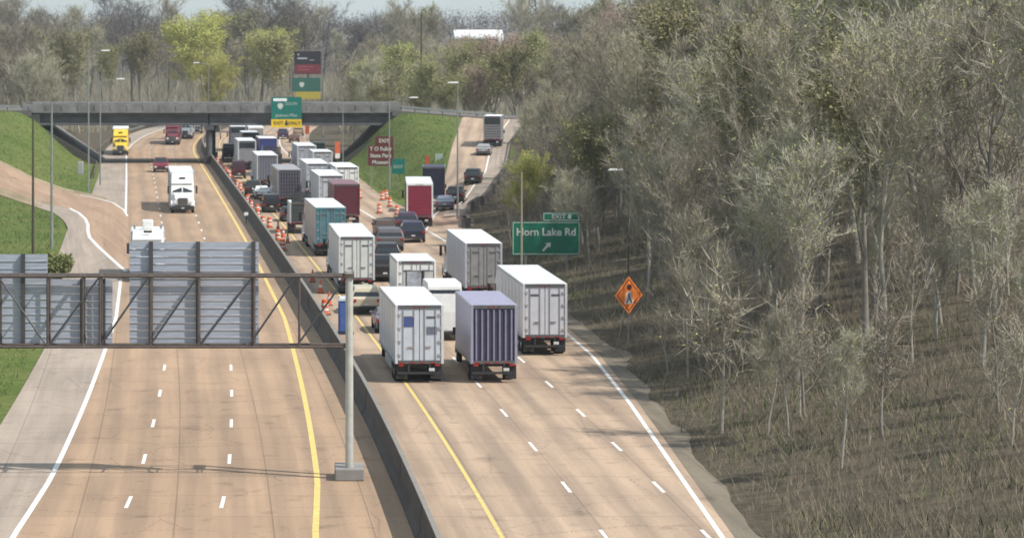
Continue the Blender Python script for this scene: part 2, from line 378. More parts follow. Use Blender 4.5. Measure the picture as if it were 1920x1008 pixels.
def px_line(name, pl, m, w, dz):
    pts = [P(*p) for p in pl]; vs = []
    fine = []
    for a, b in zip(pts, pts[1:]):
        for t in np.linspace(0, 1, 5)[:-1]: fine.append(a.lerp(b, float(t)))
    fine.append(pts[-1])
    for i, p in enumerate(fine):
        d = (fine[min(i+1, len(fine)-1)]-fine[max(i-1, 0)]); d.z = 0; d.normalize(); nrm = Vector((-d.y, d.x, 0))*w/2
        for q in (p-nrm, p+nrm): vs.append((q.x, q.y, H(q.x, q.y)+dz))
    fs = [(2*i, 2*i+1, 2*i+3, 2*i+2) for i in range(len(fine)-1)]
    me = bpy.data.meshes.new(name); me.from_pydata(vs, [], fs); me.materials.append(m); setp(mk(name, me), kind='structure')
px_line('white_edge_line', [(130, 391), (148, 400), (160, 411), (165, 422), (165, 434), (168, 446), (184, 463), (208, 485), (236, 510)], M_white, .3, .055)
px_line('white_edge_line', [(150, 366), (185, 373), (212, 381), (232, 394), (239, 406)], M_white, .22, .055)

# overpass road on its embankments
M_asph = mat('worn_asphalt', (.13, .12, .115), .9, var=.2, scale=.8)
def over(name, x0, x1, z0, z1):
    n = 12; vs = []
    for i in range(n+1):
        x = x0+(x1-x0)*i/n; z = z0+(z1-z0)*i/n
        vs += [(x, 446, z), (x, 463, z), (x, 446, z-.8), (x, 463, z-.8)]
    fs = [(4*i, 4*i+4, 4*i+5, 4*i+1) for i in range(n)]+[(4*i, 4*i+2, 4*i+6, 4*i+4) for i in range(n)]
    me = bpy.data.meshes.new(name); me.from_pydata(vs, [], fs); me.materials.append(M_asph); setp(mk(name, me), kind='structure')
over('overpass_road', -200, -42.3, 7.85, 7.85); over('overpass_road', 10.6, 25, 7.85, 6.75); over('overpass_road', 25, 60, 6.75, 6.7)

# ------------------------------------------------------------------ median barrier
M_barr = mat('shaded_stained_barrier_concrete', (.066, .056, .05), .9, var=.4, scale=.8, bump=.3, vscale=(1, .3, 2))  # stained concrete, base colour darkened further for the shade on its left face
M_conc = mat('weathered_concrete', (.24, .23, .22), .85, var=.3, scale=.5, bump=.2)
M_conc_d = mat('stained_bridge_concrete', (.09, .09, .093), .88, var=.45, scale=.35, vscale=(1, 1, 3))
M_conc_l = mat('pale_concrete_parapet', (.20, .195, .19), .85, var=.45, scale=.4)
sec = [(0, 0), (.0, .08), (.17, .34), (.22, 1.3), (.38, 1.3), (.43, .34), (.6, .08), (.6, 0)]
yb = [y for y in YS if y < 900]
bar = thing('median_barrier', (0, 0, 0), 'long stained shade darkened concrete median barrier dividing the two carriageways', 'barrier')
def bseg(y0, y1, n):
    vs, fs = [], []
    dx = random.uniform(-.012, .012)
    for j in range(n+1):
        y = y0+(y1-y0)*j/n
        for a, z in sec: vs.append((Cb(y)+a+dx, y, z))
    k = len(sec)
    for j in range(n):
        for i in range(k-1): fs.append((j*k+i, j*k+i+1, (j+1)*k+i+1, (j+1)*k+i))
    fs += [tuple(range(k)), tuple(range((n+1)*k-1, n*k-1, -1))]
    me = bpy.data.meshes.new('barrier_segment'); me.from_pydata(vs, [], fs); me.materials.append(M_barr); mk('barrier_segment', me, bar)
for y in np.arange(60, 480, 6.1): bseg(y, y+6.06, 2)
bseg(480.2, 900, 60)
vs, fs = [], []
for j, y in enumerate(yb):
    for a in (.21, .39): vs += [(Cb(y)+a, y, 1.3), (Cb(y)+a, y, 1.36)]
for j in range(len(yb)-1):
    o = 4*j; fs += [(o+1, o+3, o+7, o+5), (o, o+1, o+5, o+4), (o+2, o+6, o+7, o+3)]
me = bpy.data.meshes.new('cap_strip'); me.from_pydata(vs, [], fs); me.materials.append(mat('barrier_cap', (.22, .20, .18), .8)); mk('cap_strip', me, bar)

# ------------------------------------------------------------------ overpass bridge
br = thing('overpass_bridge', (0, 447, 0), 'grey concrete girder bridge carrying a road over both carriageways', 'bridge')
BX0, BX1 = -42.3, 10.6
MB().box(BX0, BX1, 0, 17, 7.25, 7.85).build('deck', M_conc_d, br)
for y0 in (-.25, 16.95):
    MB().box(BX0-1.5, BX1+1.2, y0, y0+.3, 7.45, 8.75).build('parapet', M_conc_l, br, bevel=.03)
for x in np.arange(BX0-.5, BX1+1, 2.4):
    MB().box(x, x+.22, -.33, -.252, 7.95, 8.6).build('parapet_pilaster', M_conc_l, br)
MB().box(BX0-1.5, BX1+1.2, -.12, .0, 8.95, 9.03).build('rail', mat('galvanised_steel', (.42, .43, .44), .45, .6), br)
rp = None
for x in np.arange(BX0-1.2, BX1+1, 2.4):
    if rp is None: rp = MB().box(0, .08, -.1, -.02, 8.75, 8.95).mesh('rail_post', MATS['galvanised_steel'])
    mk('rail_post', rp, br, (x, 0, 0))
PX = [-16.35]
for yy in np.linspace(.5, 16, 8):
    for x0, x1 in ((BX0, PX[0]-.1), (PX[0]+.1, BX1)):
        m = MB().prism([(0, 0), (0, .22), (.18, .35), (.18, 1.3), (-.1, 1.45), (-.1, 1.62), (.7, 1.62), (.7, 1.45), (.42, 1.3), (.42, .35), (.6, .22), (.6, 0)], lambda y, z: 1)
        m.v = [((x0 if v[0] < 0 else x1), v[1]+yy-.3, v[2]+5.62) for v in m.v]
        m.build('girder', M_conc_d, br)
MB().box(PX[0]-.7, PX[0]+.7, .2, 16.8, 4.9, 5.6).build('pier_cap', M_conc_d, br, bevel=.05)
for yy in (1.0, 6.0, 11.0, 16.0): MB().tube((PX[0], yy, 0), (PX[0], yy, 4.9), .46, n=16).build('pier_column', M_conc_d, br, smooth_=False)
MB().box(PX[0]-.75, PX[0]+.75, -.2, 17.2, 0, 1.15).build('crash_wall', M_barr, br, bevel=.05)
M_slope = mat('grey_slope_paving', (.19, .175, .165), .9, var=.4, scale=.35)
def slope(x_top, x_bot, zt):
    m = MB(); n = 7
    d = (x_bot-x_top)/n
    for i in range(n):
        for j in range(4):
            a, b = x_top+d*i, x_top+d*(i+.985); za, zb = zt*(1-i/n), zt*(1-(i+.985)/n)
            y0, y1 = -2.2+j*6, -2.2+j*6+5.94
            q = MB(); q.add([(a, y0, za-1), (b, y0, zb-1), (b, y1, zb-1), (a, y1, za-1), (a, y0, za), (b, y0, zb), (b, y1, zb), (a, y1, za)],
                  [(0,3,2,1),(4,5,6,7),(0,1,5,4),(1,2,6,5),(2,3,7,6),(3,0,4,7)]); q.build('slope_panel', M_slope, br)
slope(-41.3, -33.0, 5.6); slope(10.2, 3.4, 5.6)
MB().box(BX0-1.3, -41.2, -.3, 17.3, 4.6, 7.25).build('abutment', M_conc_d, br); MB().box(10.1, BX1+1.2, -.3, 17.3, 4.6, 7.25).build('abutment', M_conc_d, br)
for y0 in (-3.4,):   # added dark strips standing in for the shade edge on the slope paving
    for xt, xb in ((-41.6, -32.6), (10.6, 3.0)):
        q = MB(); q.add([(xt, y0, 4.6), (xb, y0, -.4), (xb, y0+.9, -.4), (xt, y0+.9, 4.6), (xt, y0, 5.9), (xb, y0, .55), (xb, y0+.9, .55), (xt, y0+.9, 5.9)],
              [(0,3,2,1),(4,5,6,7),(0,1,5,4),(1,2,6,5),(2,3,7,6),(3,0,4,7)]); q.build('slope_shade_strip', mat('slope_shade_dark', (.06, .055, .05), .9), br)

# guard rails
M_galv = MATS['galvanised_steel']; M_wood = mat('weathered_timber', (.17, .14, .11), .9)
def guardrail(pts, label, zo=0.0, step=2.0, wood=True):
    t = thing('guard_rail', tuple(pts[0]), label, 'guard rail'); o = Vector(pts[0])
    m = MB(); pm = None
    for a, b in zip(pts, pts[1:]):
        a = Vector(a)-o; b = Vector(b)-o
        for z0, z1, w in ((.45, .56, .03), (.56, .64, .0), (.64, .76, .03)):
            m.add([(a.x, a.y-w-.04, a.z+z0), (b.x, b.y-w-.04, b.z+z0), (b.x, b.y-w-.04, b.z+z1), (a.x, a.y-w-.04, a.z+z1),
                   (a.x, a.y+.01, a.z+z0), (b.x, b.y+.01, b.z+z0), (b.x, b.y+.01, b.z+z1), (a.x, a.y+.01, a.z+z1)],
                  [(0,1,2,3), (3,2,6,7), (0,4,5,1), (4,7,6,5)])
    m.build('beam', M_galv, t)
    pm = MB().box(-.08, .08, .02, .18, -.3, .74).mesh('post', M_wood if wood else M_galv)
    L = 0
    for a, b in zip(pts, pts[1:]):
        a = Vector(a); b = Vector(b); n = max(1, int((b-a).length/step))
        for i in range(n): mk('post', pm, t, a.lerp(b, i/n)-o)
    return t
guardrail([(-95, 446.2, 7.85), (-70, 446.2, 7.85), (-43.9, 446.2, 7.85)], 'galvanised guard rail on the overpass approach above the left grass bank')
guardrail([(11.9, 446.2, 7.8), (18, 446.2, 7.25), (25.5, 446.2, 6.75)], 'galvanised guard rail on the overpass approach above the right grass bank')
gp = [Vector((XLs(y)-.7, y, 0)) for y in (470, 490, 520, 560, 600, 640, 680)]
guardrail(gp, 'pale guard rail along the outer shoulder beyond the bridge, behind the yellow truck')
gp = [Vector((XLs(y)-.5, y, H(XLs(y)-.5, y))) for y in (399, 410, 425, 440)]
guardrail(gp, 'short guard rail leading up to the left bridge slope beside the shoulder')
gp = [Vector((XRR(y)+.25, y, H(XRR(y)+.25, y))) for y in (362, 372, 385, 400, 415, 430, 443)]
guardrail(gp, 'guard rail on the outside of the exit ramp below the wooded slope')
# dark low retaining wall along the ramp
rw = thing('retaining_wall', tuple(P(858, 412)), 'low dark curved wall along the foot of the wooded slope beside the exit ramp', 'wall')
m = MB(); ys = list(np.arange(286, 366, 3.2)); o = rw.location
for a, b in zip(ys, ys[1:]):
    xa, xb = XRR(a)+.2, XRR(b)+.2; za, zb = H(xa, a), H(xb, b); b -= .015
    q = [(xa, a, za-.3), (xa+.35, a, za-.3), (xb+.35, b, zb-.3), (xb, b, zb-.3), (xa, a, za+.95), (xa+.35, a, za+.95), (xb+.35, b, zb+.95), (xb, b, zb+.95)]
    w = MB().add([(p[0]-o.x, p[1]-o.y, p[2]-o.z) for p in q], [(0,3,2,1),(4,5,6,7),(0,1,5,4),(1,2,6,5),(2,3,7,6),(3,0,4,7)])
    w.build('wall_panel', mat('dark_wall_brown', (.055, .045, .037), .95, var=.4), rw)  # wall panels in one dark brown tone

# ------------------------------------------------------------------ vehicles
M_tyre = mat('tyre_rubber', (.018, .018, .018), .85); M_rim = mat('wheel_rim', (.35, .35, .36), .4, .7); M_chas = mat('chassis_black', (.03, .03, .032), .7)
M_glass = mat('dark_window_glass', (.02, .025, .03), .08, 0, var=.05, spec=.8); M_chrome = mat('chrome', (.6, .6, .62), .2, .95)
M_tail = mat('red_lens', (.30, .015, .012), .3); M_head = mat('clear_lens', (.72, .72, .70), .15); M_amber = mat('amber_lens', (.7, .25, .03), .3)
M_plate = mat('licence_plate_white', (.6, .6, .58), .5); M_plastic = mat('black_plastic', (.025, .025, .027), .6)
M_seal = mat('door_seal_grey', (.10, .10, .105), .6); M_roofw = mat('white_trailer_roof', (.66, .69, .70), .55, var=.22, scale=.6)
WH = {}
def wheel(parent, x, y, r, w, rim=True):
    k = (round(r, 2), round(w, 2))
    if k not in WH:
        t = MB(); n = 18
        pr = [(r*.62, -w/2), (r*.93, -w/2), (r, -w*.3), (r, w*.3), (r*.93, w/2), (r*.62, w/2)]
        t.lathe(pr, n); t.v = [(v[2], v[0], v[1]) for v in t.v]
        q = MB().lathe([(r*.2, -w*.42), (r*.6, -w*.36), (r*.61, w*.36), (r*.45, w*.38), (r*.2, w*.52)], 14); q.v = [(v[2], v[0], v[1]) for v in q.v]
        WH[k] = (t.mesh('tyre', M_tyre), q.mesh('rim', M_rim))
    o = mk('wheel', WH[k][0], parent, (x, y, r))
    mk('rim', WH[k][1], o, (w*.06*(1 if x > 0 else -1), 0, 0), (0, 0, 0 if x > 0 else math.pi))
    return o
def paint(name, rgb, rough=.35, var=.12): return mat(name, rgb, rough, var=var, scale=1.6, spec=.5)

def place(name, X, Y, z, label, cat, hd_=0, oncoming=0, L=0, group=None):
    """rear (or front, if oncoming) at X,Y. local +y is forwards"""
    ang = -math.atan(hd_)
    t = thing(name, (X, Y, z), label, cat, ang, group)
    if oncoming:
        t.rotation_euler[2] = ang+math.pi
        d = Vector((math.sin(-ang), math.cos(ang), 0))*L
        t.location = (X+d.x, Y+d.y, z)
    return t

def tractor(t, F_, paintm, hgt=4.0, detail=True, accent=None, bump=False):
    MB().prism([(F_-6.0, .95), (F_-6.0, hgt-.1), (F_-5.7, hgt), (F_-4.3, hgt), (F_-3.2, 3.1), (F_-2.95, 2.98), (F_-2.28, 2.1), (F_-2.2, .95)],
               lambda y, z: 1.22-.10*max(0, z-2.2)/1.8).build('cab', paintm, t, bevel=.09, seg=3, smooth_=False)
    MB().prism([(F_-2.3, .85), (F_-2.3, 2.06), (F_-.7, 1.78), (F_-.2, 1.55), (F_-.12, .85)], lambda y, z: 1.02-.22*clamp((y-F_+2.3)/2.2)-.06*max(0, z-1.4)).build('hood', paintm, t, bevel=.1, seg=3)
    for s in (-1, 1):
        MB().prism([(F_-1.95, .62), (F_-1.9, 1.05), (F_-1.55, 1.32), (F_-.75, 1.3), (F_-.35, 1.0), (F_-.2, .62), (F_-.55, .62), (F_-.75, .95), (F_-1.5, .98), (F_-1.7, .62)], lambda y, z: .24).build('fender', paintm, t, (s*1.0, 0, 0), bevel=.04)
        MB().quad((s*.06, F_-3.0+.02, 2.93), (s*1.02, F_-3.06+.02, 2.90), (s*1.06, F_-2.30+.03, 2.12), (s*.06, F_-2.24+.03, 2.14)).build('windshield', M_glass, t)
        MB().box(s*1.235-.01, s*1.235+.01, F_-3.75, F_-2.75, 2.05, 2.8).build('side_window', M_glass, t)
        MB().box(s*.82-.19, s*.82+.19, F_-.24, F_-.09, .98, 1.3).build('headlight', M_head, t, bevel=.04)
        mr = MB().box(s*1.48-.1, s*1.48+.1, F_-2.55, F_-2.42, 1.95, 2.75).build('mirror', M_plastic, t, bevel=.04)
        MB().tube((s*1.2, F_-2.6, 2.7), (s*1.45, F_-2.5, 2.65), .025).build('mirror_arm', M_plastic, mr)
        wheel(t, s*1.05, F_-1.15, .52, .3)
        for yy in (F_-6.9, F_-8.2): wheel(t, s*.98, yy, .52, .56)
        MB().tube((s*1.0, F_-6.15, 1.0), (s*1.0, F_-6.15, 3.85), .08, n=10).build('exhaust_stack', M_chrome, t)
        MB().tube((s*1.08, F_-4.9, .75), (s*1.08, F_-3.2, .75), .3, n=14).build('fuel_tank', M_chrome, t)
    g = MB().box(-.52, .52, F_-.17, F_-.07, .78, 1.62).build('grille', M_plastic, t, bevel=.03)
    for i in range(5): MB().box(-.48, .48, F_-.068, F_-.05, .86+i*.16, .90+i*.16).build('grille_bar', M_chrome, g)
    MB().box(-1.2, 1.2, F_-.3, F_, .35, .8).build('bumper', M_chas if not accent else accent, t, bevel=.08)
    MB().box(-.32, .32, F_-3.62, F_-3.5, 3.45, 3.62).build('roof_emblem', M_plastic, t, rot=(0, 0, 0))
    MB().box(-.4, .4, F_-9.0, F_-2.2, .55, .95).build('chassis', M_chas, t)
    MB().box(-.16, .16, F_+.002, F_+.02, .5, .62).build('licence_plate', M_plate, t)
    MB().box(-1.1, 1.1, F_-2.98, F_-2.72, 2.96, 3.06).build('sun_visor', paintm, t)
    if bump:
        MB().box(-.42, .42, F_-5.6, F_-4.6, hgt, hgt+.75).build('roof_unit', paintm, t, bevel=.1)

def trailer(t, L, side, rear, roofm=None, Ht=4.1, Wd=2.55, style='doors', rods=True, logo=None, frame=None):
    h = Wd/2; frame = frame or side
    zf = 1.12
    MB().box(-h+.01, h-.01, .12, L, zf, Ht-.06).build('trailer_body', side, t)
    MB().box(-h+.03, h-.03, .03, L-.02, Ht-.06, Ht).build('roof', roofm or M_roofw, t, bevel=.015)
    for s in (-1, 1):
        MB().box(s*h-.02, s*h+.02, .1, L, Ht-.16, Ht-.02).build('top_rail', mat('rail_aluminium', (.38, .39, .40), .45, .5), t)
        MB().box(s*h-.02, s*h+.02, .1, L, zf-.12, zf+.03).build('bottom_rail', MATS['rail_aluminium'], t)
        MB().box(s*(h-.07)-.07, s*(h-.07)+.07, -.02, .12, zf-.1, Ht-.02).build('corner_post', frame, t, bevel=.01)
    MB().box(-h+.14, h-.14, -.02, .12, Ht-.2, Ht-.02).build('header', M_seal if frame is side else frame, t)
    MB().box(-h+.14, h-.14, -.02, .12, zf-.1, zf+.06).build('sill', M_seal, t)
    if L > 11:
        rm = MB().box(-.012, .012, 0, .06, 0, Ht-.3-zf).mesh('side_rib', side)
        n = int(L/1.9)
        for i in range(1, n):
            for s in (-1, 1): mk('side_rib', rm, t, (s*(h+.0), i*1.9, zf+.06))
    if style in ('doors', 'logo', 'window'):
        for s in (-1, 1):
            d = MB().box(min(s*.02, s*(h-.16)), max(s*.02, s*(h-.16)), .02, .11, zf+.07, Ht-.21).build('door', rear, t, bevel=.012)
            for xx in (.28, .85):
                lr = MB().tube((s*xx, -.01, zf+.05), (s*xx, -.01, Ht-.22), .022, n=6).build('lock_rod', M_galv, d)
            MB().box(s*.45-.16, s*.45+.16, -.03, .0, zf+.75, zf+.82).build('handle', M_chrome, d)
            MB().box(s*.62-.25, s*.62+.25, .005, .018, Ht-.72, Ht-.6).build('nameplate', M_seal, d)
            for k in range(4): MB().box(s*(h-.2)-.09, s*(h-.2)+.09, -.03, .02, zf+.3+k*.7, zf+.42+k*.7).build('hinge', M_galv, d)
        if style == 'logo':
            MB().box(-.85, -.30, -.0, .017, 2.95, 3.45).build('emblem', mat('emblem_blue', (.06, .09, .25), .5), t)
            MB().box(.38, .92, -.0, .017, 2.55, 2.95).build('emblem', mat('emblem_grey', (.14, .15, .2), .5), t)
        if style == 'window':
            fr = MB().box(-.7, 1.15, -.035, .018, 1.5, 3.05).build('hatch_frame', M_seal, t, bevel=.02)
            MB().box(-.62, .32, -.05, -.02, 1.58, 2.97).build('hatch_panel', mat('reflection_grey', (.45, .47, .52), .2, .2, var=.5), fr)  # pale grey tone stands in for light reflected in the rear window
            MB().box(.52, 1.08, -.05, -.02, 1.58, 2.97).build('hatch_panel', mat('pale_hatch', (.5, .5, .48), .5), fr)
            MB().box(.36, .46, -.09, -.02, 1.5, 3.05).build('ladder_rail', M_plastic, fr)
    elif style == 'grid':
        MB().box(-h+.14, h-.14, .05, .1, zf+.07, Ht-.2).build('rear_wall', rear, t)
        gm = mat('grey_lattice', (.22, .20, .235), .5, .3)
        for i in range(8):
            x = -h+.25+i*(Wd-.5)/7; MB().box(x-.028, x+.028, -.02, .05, zf+.07, Ht-.2).build('lattice_bar', gm, t)
        for i in range(7):
            z = zf+.35+i*.38; MB().box(-h+.2, h-.2, -.035, -.021, z-.022, z+.022).build('lattice_bar', gm, t)
    elif style == 'stripes':
        MB().box(-h+.14, h-.14, .05, .1, zf+.07, Ht-.2).build('rear_wall', rear, t)
        for i in range(7):
            x = -h+.3+i*(Wd-.6)/6; MB().box(x-.045, x+.045, -.01, .05, zf+.07, Ht-.26).build('rib', mat('pale_rib', (.22, .22, .28), .5), t)
    elif style == 'bands':
        MB().box(-h+.14, h-.14, .05, .1, zf+.07, Ht-.2).build('rear_wall', rear, t)
        for i in range(6):
            z = zf+.1+i*.32; MB().box(-h+.16, h-.16, -.01, .05, z, z+.13).build('rib', mat('pale_band', (.30, .29, .30), .5), t)
        MB().box(-h+.16, h-.16, -.012, .05, Ht-1.05, Ht-.32).build('rear_window', M_glass, t)
    elif style == 'plain':
        MB().box(-h+.14, h-.14, .04, .11, zf+.07, Ht-.21).build('roll_door', rear, t, bevel=.01)
        for k in range(8): MB().box(-h+.16, h-.16, .02, .041, zf+.12+k*.34, zf+.40+k*.34).build('door_slat', rear, t, bevel=.01)
        if logo: MB().box(-.0, .75, .006, .024, zf+.5, zf+1.1).build('emblem', logo, t)
    for s in (-1, 1):
        MB().box(s*.95-.13, s*.95+.13, -.04, .02, zf-.22, zf-.11).build('tail_light', M_tail, t)
        MB().box(s*.9-.3, s*.9+.3, .25, .27, .2, .95).build('mud_flap', M_plastic, t)
        MB().box(s*.55-.05, s*.55+.05, .0, .1, .55, zf-.1).build('guard_strut', M_chas, t)
        if L > 11:
            for yy in (1.3, 2.6): wheel(t, s*.95, yy, .5, .56)
            MB().box(s*.75-.08, s*.75+.08, L-2.9-.8, L-2.7-.8, .35, zf-.1).build('landing_gear', M_chas, t)
            MB().box(s*(h-.06)-.02, s*(h-.06)+.02, 3.6, L-4.2, .42, zf-.13).build('side_skirt', side, t)
        else: wheel(t, s*.92, 1.9, .48, .5)
    MB().box(-1.15, 1.15, .0, .1, .48, .6).build('underride_guard', M_chas, t)
    tp = MB()
    for k in range(4): tp.box(-h+.2+k*(Wd-.4)/4, -h+.2+(k+.55)*(Wd-.4)/4, -.028, -.021, zf-.08, zf-.02)
    tp.build('reflective_tape', M_tail, t)
    MB().box(.5, .8, -.012, .0, .64, .80).build('licence_plate', M_plate, t)
    MB().box(-.5, .5, .3, L, .85, zf-.1).build('frame_rail', M_chas, t)
    for x in (-.25, 0, .25): MB().box(x-.05, x+.05, -.035, -.02, Ht-.14, Ht-.08).build('marker_light', M_tail, t)

def semi(X, Y, z, h_, label, side, rear, cab=None, L=16, Ht=4.1, group=None, **kw):
    t = place('semi_truck', X, Y, z, label, 'truck', h_, group=group)
    trailer(t, L, side, rear, Ht=Ht, **kw)
    tractor(t, L+5.4, cab or paint('cab_white', (.62, .62, .62)), min(4.0, Ht))
    return t
def semi_on(X, Y, z, h_, label, cabm, side, L=16, bump=False, accent=None, Ht=4.1, hgt=4.0):
    t = place('semi_truck', X, Y, z, label, 'truck', h_, oncoming=1, L=L+5.4)
    trailer(t, L, side, side, Ht=Ht); tractor(t, L+5.4, cabm, hgt, accent=accent, bump=bump)
    return t
def box_truck(X, Y, z, h_, label, side, rear, cabm, L=8, Ht=3.6, Wd=2.4, **kw):
    t = place('box_truck', X, Y, z, label, 'truck', h_)
    trailer(t, L, side, rear, Ht=Ht, Wd=Wd, **kw)
    MB().prism([(L+.05, .6), (L+.05, 2.5), (L+.9, 2.55), (L+1.5, 1.75), (L+2.5, 1.45), (L+2.6, .6)], lambda y, z: 1.0-.06*max(0, z-1.5)).build('cab', cabm, t, bevel=.07)
    MB().quad((-.85, L+1.0, 2.44), (.85, L+1.0, 2.44), (.92, L+1.5, 1.82), (-.92, L+1.5, 1.82)).build('windshield', M_glass, t)
    for s in (-1, 1):
        wheel(t, s*.85, L+1.75, .44, .28)
        MB().box(s*1.18-.09, s*1.18+.09, L+1.0, L+1.1, 1.6, 2.0).build('mirror', M_plastic, t)
        MB().box(s*.8-.15, s*.8+.15, L+2.58, L+2.62, .95, 1.2).build('headlight', M_head, t)
    MB().box(-1.0, 1.0, L+2.55, L+2.7, .45, .75).build('bumper', M_chas, t)
    return t

CARS = {  # body profile, cabin glass definition
 'sedan': dict(L=4.8, W=1.84, prof=[(0,.32),(0,.95),(.12,1.02),(.75,1.06),(1.35,1.42),(1.75,1.47),(2.55,1.46),(3.45,1.02),(4.5,.82),(4.75,.62),(4.8,.32)],
    rw=((.80,1.08),(1.36,1.40)), fw=((2.62,1.44),(3.40,1.05)), sw=[(1.05,1.04),(1.5,1.38),(2.55,1.39),(3.15,1.04)], beltz=1.02, r=.33),
 'suv': dict(L=4.8, W=1.95, prof=[(0,.38),(-.02,1.05),(.15,1.15),(.42,1.72),(.7,1.80),(2.7,1.78),(3.4,1.2),(4.6,1.05),(4.78,.85),(4.8,.38)],
    rw=((.17,1.18),(.41,1.66)), fw=((2.76,1.75),(3.36,1.24)), sw=[(.5,1.16),(.72,1.68),(2.65,1.68),(3.15,1.18)], beltz=1.15, r=.37),
 'van': dict(L=5.4, W=2.0, prof=[(0,.4),(-.02,1.2),(.12,2.25),(.3,2.38),(3.9,2.38),(4.7,1.35),(5.3,1.1),(5.4,.85),(5.4,.4)],
    rw=((.02,1.35),(.11,2.1)), fw=((3.98,2.3),(4.66,1.42)), sw=[(.5,1.35),(.6,2.1),(3.85,2.1),(4.35,1.38)], beltz=1.3, r=.36),
 'pickup': dict(L=5.7, W=2.0, prof=[(0,.5),(0,1.15),(1.9,1.17),(2.15,1.82),(2.4,1.88),(3.5,1.86),(4.2,1.25),(5.5,1.12),(5.68,.9),(5.7,.5)],
    rw=((1.95,1.24),(2.13,1.76)), fw=((3.56,1.83),(4.16,1.29)), sw=[(2.15,1.22),(2.35,1.76),(3.45,1.76),(3.95,1.24)], beltz=1.2, r=.4),
}
def car(X, Y, z, h_, label, kind, pm, oncoming=0, cat=None, ws=1.0, hs=1.0):
    c = CARS[kind]; L = c['L']; hw = c['W']/2*ws
    t = place({'sedan': 'car', 'suv': 'suv', 'van': 'van', 'pickup': 'pickup_truck'}[kind], X, Y, z, label, cat or {'sedan': 'car', 'suv': 'car', 'van': 'van', 'pickup': 'pickup'}[kind], h_, oncoming, L)
    bz = c['beltz']*hs; top = max(p[1] for p in c['prof'])*hs
    f = lambda y, zz: hw-(.03 if zz < .5 else 0)-(max(0, zz-bz)/(top-bz))*.24*(1 if kind != 'van' else .5)
    q = lambda p: (p[0], p[1]*hs)
    MB().prism([q(p) for p in c['prof']], f).build('body', pm, t, bevel=.06, seg=3, smooth_=False)
    def pane(nm, a, b, s):
        a, b = q(a), q(b); d = Vector((b[1]-a[1], -(b[0]-a[0]))); d.normalize()
        if s < 0: dy, dz = -abs(d.x)*.012, abs(d.y)*.012
        else: dy, dz = abs(d.x)*.012, abs(d.y)*.012
        wa, wb = f(*a)-.09, f(*b)-.1
        MB().add([(-wa, a[0]+dy, a[1]+dz), (wa, a[0]+dy, a[1]+dz), (wb, b[0]+dy, b[1]+dz), (-wb, b[0]+dy, b[1]+dz)], [(0,1,2,3)]).build(nm, M_glass, t)
    pane('rear_window', *c['rw'], -1); pane('windshield', *c['fw'], 1)
    for s in (-1, 1):
        MB().add([(s*(f(y, zz*hs)+.006), y, zz*hs) for y, zz in c['sw']], [(0,1,2,3)]).build('side_window', M_glass, t)
        zl = bz-.22
        MB().box(s*(hw-.17)-.13, s*(hw-.17)+.13, -.045, .06, zl-.1, zl+.1).build('tail_light', M_tail, t, bevel=.02)
        MB().box(s*(hw-.25)-.17, s*(hw-.25)+.17, L-.1, L+.015, .62*hs, .80*hs).build('headlight', M_head, t, bevel=.03)
        MB().box(s*(hw+.1)-.1, s*(hw+.1)+.1, c['fw'][1][0]-.35, c['fw'][1][0]-.2, bz-.02, bz+.13).build('mirror', pm, t, bevel=.03)
        for yy in (L*.19, L*.81): wheel(t, s*(hw-.11), yy, c['r'], .24)
    MB().box(-hw+.1, hw-.1, -.09, .02, .38, .58).build('rear_bumper', M_plastic, t, bevel=.04)
    MB().box(-hw+.1, hw-.1, L-.03, L+.06, .34, .56).build('front_bumper', M_plastic, t, bevel=.04)
    MB().box(-.45, .45, L-.06, L+.03, .6, .76).build('grille', M_plastic, t)
    MB().box(-.16, .16, -.1, -.07, .62, .74).build('licence_plate', M_plate, t)
    if kind == 'pickup':
        MB().box(-hw+.12, hw-.12, .08, 1.85, 1.172*hs, 1.19*hs).build('bed', M_plastic, t)
    return t

def Xp(px, Y): return (px-600)*Y/F
SW = paint('white_side', (.58, .59, .61)); SG = paint('grey_white_side', (.46, .47, .50)); RW = paint('white_door', (.62, .64, .62))
# --- oncoming on the left carriageway
semi_on(-14.3, 317, 0, hd(317), 'bright white sleeper semi truck driving alone in the middle of the left carriageway', paint('bright_white', (.78, .78, .76)), SG)
semi_on(-12.8, 226, 0, hd(226), 'white truck top with a small roof unit rising behind the back of the overhead sign', paint('bright_white', (.78, .78, .76)), SW, bump=True, L=6, Ht=3.45, hgt=3.6)
semi_on(Xp(226, 479), 479, 0, hd(479), 'yellow semi truck parked on the shoulder beyond the left end of the bridge', paint('yellow_paint', (.72, .50, .05)), paint('ochre_side', (.30, .20, .04)))
semi_on(Xp(323, 528), 528, 0, hd(528), 'maroon semi truck coming round the bend beyond the bridge', paint('maroon_paint', (.16, .035, .05)), paint('maroon_side', (.17, .05, .06)))
semi_on(Xp(347, 560), 560, 0, hd(560), 'small white semi truck just behind the maroon one on the far bend', paint('bright_white', (.78, .78, .76)), SG, L=10)
car(Xp(302, 417), 417, 0, hd(417), 'dark red pickup truck with pale headlights emerging from under the bridge', 'pickup', paint('dark_red', (.16, .02, .035)), 1, hs=1.05)
car(Xp(369, 594), 594, 0, hd(594), 'dark car on the bend beside the bridge pier', 'sedan', paint('black_brown', (.03, .025, .02)), 1)
car(Xp(384, 640), 640, 0, hd(640), 'pale van farthest off on the bend, close to the bridge pier', 'van', paint('bright_white', (.78, .78, .76)), 1)
